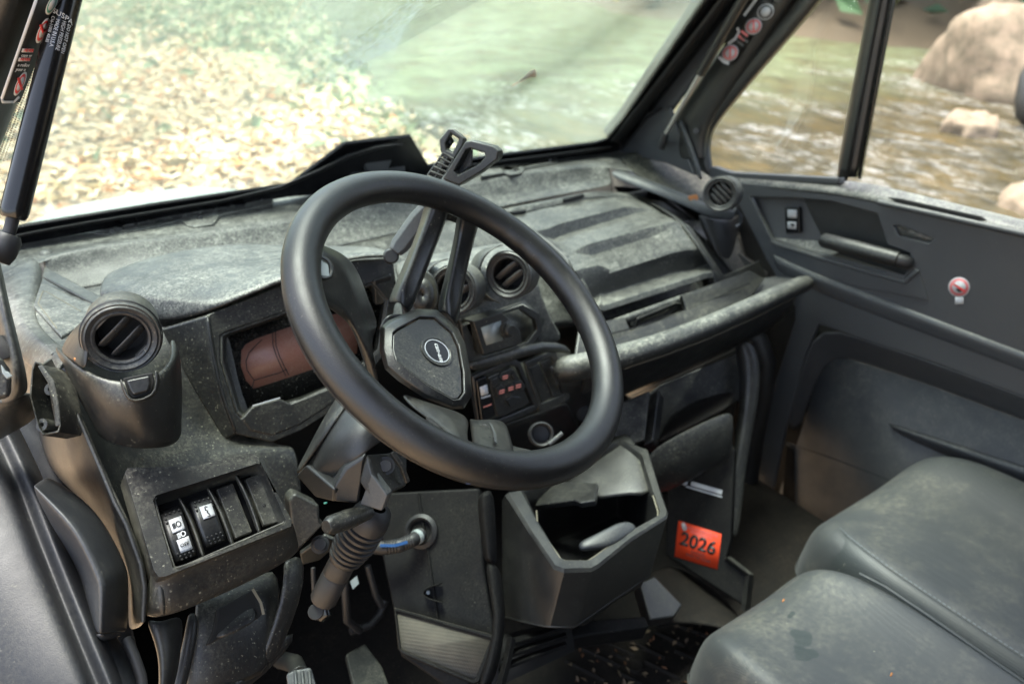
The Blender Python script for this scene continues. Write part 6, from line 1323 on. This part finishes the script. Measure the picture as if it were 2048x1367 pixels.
tube('hose_body', pp_, rr, 'rubber', hose, n=16)
strip('hose_stripe', [PD(760, 1090, 1.058), PD(790, 1090, 1.0585), PD(815, 1083, 1.062)], .004, CAM - PD(800, 1090, 1.06), 'blue', hose, th=.0008)
tube('hose_tape', [PD(831, 1075, 1.079), PD(838, 1071, 1.084)], .0103, 'silver', hose, n=18)
plate('blue_tab', ds((932, 962, 1.02), (942, 962, 1.02), (942, 968, 1.02), (932, 968, 1.02)), 'blue', tun, th=.004, bevel=.001)

# storage bin
bn_ = thing('storage_bin', 'open grey black storage bin below the centre of the dashboard', 'bin', tuple(PD(1150, 1100, 1.15)))
# rim path outside/inside, clockwise from the left rear
ro = [PD(1004, 1000, 1.14), PD(1010, 990, 1.13), PD(1062, 1072, 1.08), PD(1108, 1138, 1.045), PD(1128, 1145, 1.04), PD(1182, 1143, 1.06), PD(1196, 1136, 1.065), PD(1262, 1082, 1.10), PD(1334, 1036, 1.14), PD(1336, 1026, 1.145), PD(1320, 980, 1.19), PD(1296, 900, 1.25), PD(1240, 880, 1.28), PD(1120, 930, 1.24), PD(1045, 975, 1.18)]
ri = [PD(1044, 990, 1.16), PD(1048, 983, 1.15), PD(1075, 1040, 1.10), PD(1120, 1114, 1.062), PD(1130, 1120, 1.06), PD(1176, 1120, 1.075), PD(1186, 1114, 1.08), PD(1252, 1066, 1.115), PD(1314, 1033, 1.15), PD(1316, 1026, 1.155), PD(1300, 980, 1.195), PD(1280, 915, 1.25), PD(1240, 895, 1.28), PD(1130, 940, 1.24), PD(1060, 980, 1.185)]
rb = [PD(1004, 1225, 1.14), PD(1008, 1236, 1.13), PD(1045, 1245, 1.11), PD(1088, 1254, 1.09), PD(1100, 1255, 1.088), PD(1146, 1256, 1.10), PD(1158, 1250, 1.11), PD(1230, 1200, 1.15), PD(1300, 1152, 1.19), PD(1303, 1140, 1.20), PD(1300, 1100, 1.25), PD(1290, 1060, 1.32), PD(1240, 1050, 1.36), PD(1120, 1100, 1.32), PD(1045, 1180, 1.25)]
rf = [p + Vector((0, 0, -.13)) + (ri[7] - p).normalized() * .01 for p in ri]
rim2 = [a.lerp(b_, .18) + Vector((0, 0, .004)) for a, b_ in zip(ro, ri)]; rim3 = [a.lerp(b_, .82) + Vector((0, 0, .004)) for a, b_ in zip(ro, ri)]
loft('bin_shell', [rb, [a.lerp(b_, .97) for a, b_ in zip(rb, ro)], ro, rim2, rim3, ri, [a.lerp(b_, .04) for a, b_ in zip(ri, rf)], rf], 'bin', bn_, closed=True, sub=0, solid=.003, bevel=.006)
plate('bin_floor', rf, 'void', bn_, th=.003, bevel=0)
plate('bin_underside', rb, 'bin', bn_, th=.003, bevel=0, away=(0, 0, 1))
strip('rim_dust', [PD(u, v_, d - .004) for u, v_, d in ((1073, 1020, 1.11), (1075, 1050, 1.095), (1122, 1117, 1.06), (1132, 1121, 1.058), (1176, 1121, 1.073), (1252, 1069, 1.113), (1315, 1035, 1.148), (1316, 1022, 1.155), (1306, 990, 1.185))], .002, (0, -.5, .8), 'dustline', bn_)
plate('bin_divider', ds((1070, 1010, 1.20), (1150, 1000, 1.17), (1160, 1005, 1.165), (1190, 1000, 1.16), (1195, 965, 1.20), (1090, 960, 1.25)), 'bin', bn_, th=.01, bevel=.002)
loft('bin_back', [ds((1095, 925, 1.30), (1170, 900, 1.30), (1240, 860, 1.30), (1262, 862, 1.30)), ds((1120, 960, 1.26), (1190, 950, 1.24), (1255, 930, 1.24), (1290, 920, 1.255)), ds((1150, 1000, 1.22), (1200, 1000, 1.20), (1262, 985, 1.19), (1312, 1000, 1.19))], 'bin', bn_, sub=1, solid=.005)
flap = loft('rubber_flap', [ds((1152, 1082, 1.085), (1180, 1068, 1.09), (1215, 1052, 1.10), (1236, 1040, 1.11), (1262, 1038, 1.12)), ds((1158, 1094, 1.078), (1188, 1082, 1.083), (1222, 1068, 1.095), (1248, 1058, 1.105), (1276, 1048, 1.12)), ds((1164, 1098, 1.078), (1194, 1094, 1.08), (1224, 1090, 1.085), (1250, 1076, 1.10), (1278, 1056, 1.118))], 'cover', None, sub=2, solid=.012)
tag(flap, 'crumpled grey rubber flap lying in the open storage bin', 'rubber flap')
# passenger side underdash pieces
ud = thing('underdash_tray', 'grimy black open tray under the passenger grab rail', 'tray', tuple(PD(1380, 840, 1.4)))
plate('tray_back', ds((1240, 830, 1.50), (1320, 770, 1.52), (1510, 690, 1.60), (1512, 760, 1.60), (1480, 800, 1.58), (1320, 880, 1.52)), 'dash', ud, th=.008, bevel=.003)
loft('tray_floor', [ds((1330, 830, 1.52), (1400, 790, 1.55), (1480, 775, 1.58)), ds((1320, 870, 1.42), (1400, 825, 1.45), (1470, 792, 1.50)), ds((1310, 880, 1.38), (1395, 838, 1.42), (1462, 806, 1.46)), ds((1312, 892, 1.385), (1396, 850, 1.425), (1462, 816, 1.465))], 'floor', ud, sub=1, solid=.006)
loft('tray_front', [ds((1285, 905, 1.36), (1380, 855, 1.40), (1462, 818, 1.45), (1470, 830, 1.46)), ds((1290, 960, 1.37), (1385, 905, 1.40), (1458, 870, 1.45), (1470, 880, 1.47)), ds((1310, 1000, 1.42), (1375, 970, 1.44), (1440, 930, 1.48), (1460, 930, 1.50))], 'dash', ud, sub=2, solid=.008)
plate('tray_rib', ds((1300, 790, 1.44), (1318, 778, 1.44), (1306, 880, 1.38), (1286, 890, 1.38)), 'dash', ud, th=.03, bevel=.003)
plate('tray_side', ds((1222, 812, 1.34), (1300, 780, 1.36), (1290, 880, 1.34), (1232, 900, 1.32)), 'dash', ud, th=.02, bevel=.003)
# kick panel by the door
kp_ = thing('kick_panel', 'black kick panel between the dash and the passenger door', 'panel', tuple(PD(1420, 1080, 1.55)))
KP = plane3(PD(1357, 1041, 1.52), PD(1443, 1067, 1.50), PD(1350, 1110, 1.525))
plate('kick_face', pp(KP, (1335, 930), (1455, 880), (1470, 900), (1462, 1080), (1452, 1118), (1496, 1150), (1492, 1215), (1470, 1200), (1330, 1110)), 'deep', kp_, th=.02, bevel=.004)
loft('kick_edge', [pp(off(KP, .002), (1448, 1118), (1490, 1150), (1482, 1218)), pp(off(KP, .012), (1454, 1114), (1498, 1148), (1490, 1222)), pp(off(KP, -.004), (1462, 1112), (1508, 1148), (1500, 1226))], 'trim', kp_, sub=0, solid=.006, bevel=.002)
loft('kick_post', [ds((1462, 690, 1.58), (1478, 760, 1.57), (1470, 860, 1.56), (1452, 960, 1.55), (1446, 1070, 1.54)), ds((1480, 680, 1.55), (1500, 740, 1.545), (1488, 850, 1.54), (1466, 960, 1.53), (1460, 1070, 1.52)), ds((1512, 680, 1.57), (1530, 740, 1.565), (1512, 850, 1.56), (1490, 960, 1.55), (1482, 1090, 1.54))], 'trim', kp_, sub=2, solid=.008)
loft('toe_board', [ds((1276, 1160, 1.40), (1330, 1110, 1.55), (1420, 1160, 1.58), (1490, 1230, 1.55)), ds((1300, 1235, 1.36), (1350, 1180, 1.48), (1420, 1215, 1.50), (1480, 1250, 1.48)), ds((1320, 1260, 1.36), (1350, 1245, 1.42), (1420, 1245, 1.44), (1490, 1262, 1.44))], 'floor', kp_, sub=1, solid=.008)
plate('toe_bracket', ds((1278, 1165, 1.36), (1310, 1150, 1.38), (1366, 1208, 1.38), (1350, 1232, 1.36), (1300, 1240, 1.34)), 'clean', kp_, th=.03, bevel=.004)
stk = thing('registration_sticker', 'bright orange square sticker reading 2026 on the black kick panel', 'sticker', tuple(PP(1396, 1090, KP)))
K2 = off(KP, .0012); K3 = off(KP, .0016)
plate('sticker_sheet', pp(K2, (1357, 1040), (1443, 1067), (1435, 1138), (1349, 1112)), 'orange', stk, th=.0008, bevel=0)
def ktext(s, u, v_, sz, mt, bold=0.0):
    o_ = PP(u, v_, K3); r_ = PP(u + 20, v_ + 6.4, K3) - o_; text('lettering', s, o_, r_, o_ - PP(u - 1.5, v_ + 20, K3), sz, mt, stk, bold=bold)
ktext('2026', 1396, 1087, .0345, 'ink', .03)
ktext('WILDLIFE RESOURCES', 1402, 1062, .0065, 'pink'); ktext('REGISTRATION', 1402, 1069, .0060, 'pink'); ktext('EXPIRES', 1396, 1107, .0075, 'ink'); ktext('END OF YEAR', 1396, 1115, .0075, 'ink')
plate('state_shape', pp(K3, (1362, 1046), (1368, 1044), (1372, 1050), (1374, 1058), (1368, 1062), (1364, 1056)), 'white', stk, th=.0004, bevel=0)
dc = thing('warning_decal', 'narrow white printed line of text on the black kick panel above the orange sticker', 'decal', tuple(PP(1405, 975, off(KP, .001))))
K2b = off(KP, .001)
strip('printed_line', pp(K2b, (1382, 966), (1444, 984)), .008, KP[1], 'greyprint', dc); strip('printed_line', pp(K2b, (1372, 972), (1444, 993)), .0028, KP[1], 'greyprint', dc)
plate('printed_mark', circ(K2b, 1369, 964, 6, 6, 14), 'greyprint', dc, th=.0006, bevel=0)

# pedal and driver side footwell
ped = thing('brake_pedal', 'grey ribbed pedal pad at the bottom of the driver footwell', 'pedal', tuple(PD(600, 1355, 1.0)))
PDL = plane3(PD(570, 1345, 1.0), PD(628, 1335, 1.0), PD(600, 1420, .99))
plate('pad', pp(PDL, (572, 1346), (588, 1338), (622, 1332), (632, 1366), (640, 1420), (586, 1430)), 'grey', ped, th=.012, bevel=.003)
for u in (586, 600, 614): loft('pad_rib', [pp(off(PDL, .0004), (u, 1342), (u + 8, 1420)), pp(off(PDL, .004), (u + 4, 1341), (u + 12, 1420)), pp(off(PDL, .0004), (u + 8, 1340), (u + 16, 1420))], 'grey', ped, sub=0, solid=.001)
tube('pedal_arm', [PD(600, 1350, 1.02), PD(590, 1326, 1.08), PD(560, 1318, 1.14)], .011, 'frame', ped, n=12)
acc = thing('accelerator_pedal', 'long dark accelerator pedal leaning in the driver footwell', 'pedal', tuple(PD(740, 1330, 1.2)))
plate('pad', ds((692, 1305, 1.20), (730, 1285, 1.24), (765, 1330, 1.20), (790, 1400, 1.16), (720, 1420, 1.14)), 'frame', acc, th=.01, bevel=.003)
tube('pedal_arm', ds((700, 1262, 1.28), (740, 1250, 1.29), (760, 1228, 1.30), (770, 1200, 1.30)), .006, 'rubber', acc, n=10)
cb = thing('wiring_loom', 'dark wiring loom hanging in the driver footwell', 'cable', tuple(PD(690, 1200, 1.2)))
tube('cable', ds((690, 1110, 1.15), (690, 1180, 1.17), (694, 1240, 1.2), (720, 1260, 1.24)), .006, 'rubber', cb, n=10)
tube('cable', ds((735, 1130, 1.2), (752, 1190, 1.22), (764, 1212, 1.24)), .005, 'rubber', cb, n=10)
plate('cable_tag', ds((700, 1162, 1.14), (714, 1150, 1.14), (718, 1166, 1.14), (706, 1178, 1.14)), 'silver', cb, th=.002, bevel=.0005)
tube('cable', ds((626, 1134, 1.02), (628, 1180, 1.03), (640, 1230, 1.05)), .003, 'rubber', cb, n=8)

# driver side body: sill, hinge cover, latch
sill = thing('body_sill', 'smooth blue grey plastic body sill curving down the driver door opening', 'body sill', tuple(PD(60, 1150, .78)))
def srow(v_, e, d):
    return [PD(e + dx, v_, d + dd) for dx, dd in ((-260, .05), (-150, .012), (-60, .0), (-12, -.004), (0, .0), (10, .012), (22, .012), (34, .004), (46, .0), (58, .006), (80, .03))]
loft('sill_skin', [srow(780, -75, .90), srow(880, -22, .86), srow(967, 18, .82), srow(1060, 52, .79), srow(1160, 92, .765), srow(1260, 132, .745), srow(1400, 190, .725)], 'sill', sill, sub=2, solid=.006)
loft('sill_inner', [ds((20, 860, .90), (60, 900, .88), (80, 950, .86), (110, 960, .90)), ds((58, 960, .84), (78, 1000, .82), (110, 1050, .82), (150, 1060, .86)), ds((98, 1060, .81), (122, 1100, .79), (155, 1150, .785), (190, 1160, .82)), ds((138, 1160, .785), (160, 1200, .775), (190, 1262, .77), (230, 1262, .79)), ds((172, 1260, .765), (196, 1290, .758), (228, 1310, .76), (262, 1300, .78)), ds((200, 1340, .752), (226, 1360, .748), (256, 1370, .752), (290, 1370, .775)), ds((216, 1420, .745), (240, 1430, .742), (270, 1430, .748), (300, 1430, .77))], 'sill', sill, sub=2, solid=.005)
tube('sill_seal', ds((252, 1275, .768), (268, 1310, .765), (282, 1350, .765), (292, 1420, .77)), .0045, 'rubber', sill, n=10)
plate('sill_backing', ds((-20, 820, 1.0), (110, 800, .99), (190, 940, .96), (240, 1080, .92), (270, 1300, .90), (200, 1300, .88), (60, 960, .95)), 'sill', sill, th=.01, bevel=0)
hc = thing('hinge_cover', 'angular grey hinge cover block beside the switch panel', 'hinge cover', tuple(PD(180, 1130, .74)))
hl = [(64, 982, .770), (98, 1054, .785), (132, 1105, .80), (158, 1160, .80), (160, 1190, .795), (186, 1268, .785)]
hm_ = [(62, 968, .745), (112, 1018, .722), (156, 1066, .708), (198, 1160, .700), (203, 1178, .700), (196, 1272, .712)]
hr = [(92, 950, .79), (146, 982, .795), (204, 1034, .785), (250, 1130, .775), (256, 1152, .775), (254, 1266, .79)]
def mid(a, b_, t, lift): return PD(lerp(a[0], b_[0], t), lerp(a[1], b_[1], t), lerp(a[2], b_[2], t) - lift)
loft('cover_shell', [[PD(*q) for q in hl], [mid(a, b_, .85, .002) for a, b_ in zip(hl, hm_)], [mid(a, b_, .12, .003) for a, b_ in zip(hm_, hr)], [mid(a, b_, .9, .004) for a, b_ in zip(hm_, hr)], [PD(*q) for q in hr], [PD(q[0] + 4, q[1], q[2] + .03) for q in hr]], 'cover', hc, sub=2, solid=.004)
loft('cover_end', [[PD(*hl[-1]), mid(hl[-1], hm_[-1], .85, .002), mid(hm_[-1], hr[-1], .12, .003), mid(hm_[-1], hr[-1], .9, .004)], ds((196, 1280, .80), (204, 1284, .76), (214, 1284, .76), (248, 1272, .80))], 'cover', hc, sub=1, solid=.003)
tube('hinge_pin', ds((141, 1112, .81), (143, 1122, .80)), .005, 'metal', hc, n=12)
pb_ = thing('door_jamb', 'dark grey jamb pillar with a latch opening at the left edge', 'pillar', tuple(PD(20, 680, .74)))
loft('jamb_skin', [ds((-60, 470, .80), (-24, 480, .77), (-6, 500, .77), (4, 520, .80)), ds((-40, 560, .78), (-8, 575, .75), (10, 585, .745), (18, 595, .78)), ds((-20, 640, .77), (6, 650, .735), (26, 655, .735), (34, 655, .77)), ds((-4, 700, .765), (22, 708, .728), (42, 712, .73), (48, 712, .765)), ds((0, 770, .765), (28, 772, .728), (52, 768, .73), (60, 764, .765)), ds((-10, 815, .77), (20, 806, .745), (48, 795, .745), (58, 785, .77))], 'frame', pb_, sub=2, solid=.004)
loft('jamb_lower', [ds((-60, 810, .79), (0, 804, .755), (50, 790, .755), (66, 780, .80)), ds((-60, 850, .80), (0, 836, .77), (56, 815, .77), (72, 800, .81)), ds((-60, 920, .86), (10, 880, .83), (66, 850, .82), (84, 830, .86))], 'frame', pb_, sub=1, solid=.005)
lt = thing('door_latch', 'small dusty door latch block at the left picture edge', 'latch', tuple(PD(5, 750, .70)))
plate('latch_body', ds((-40, 712, .70), (2, 712, .70), (20, 738, .70), (24, 760, .70), (22, 795, .70), (-40, 806, .70)), 'trim', lt, th=.03, bevel=.004)
plate('latch_claw', ds((2, 728, .694), (12, 742, .694), (18, 744, .694), (26, 752, .694), (14, 758, .694), (4, 745, .694)), 'silver', lt, th=.006, bevel=.001)
tube('latch_void', ds((-10, 690, .75), (8, 700, .745), (16, 716, .745)), .010, 'void', lt, n=10)

# small crumbs on the seats
for (u, v_, mt, lb) in ((1566, 1201, 'leafo', 'orange crumb of leaf on the middle seat near its front edge'), (1782, 1349, 'leafo', 'pale orange crumb of leaf on the middle seat near the bottom of the picture')):
    p = PZ(u, v_, ZS + .003); tag(loft('leaf_crumb', [[p + Vector((-.003, 0, .001)), p + Vector((.003, .0015, .002))], [p + Vector((-.002, -.0015, .001)), p + Vector((.004, -.0005, .001))]], mt, None, sub=0, solid=.001), lb, 'leaf')
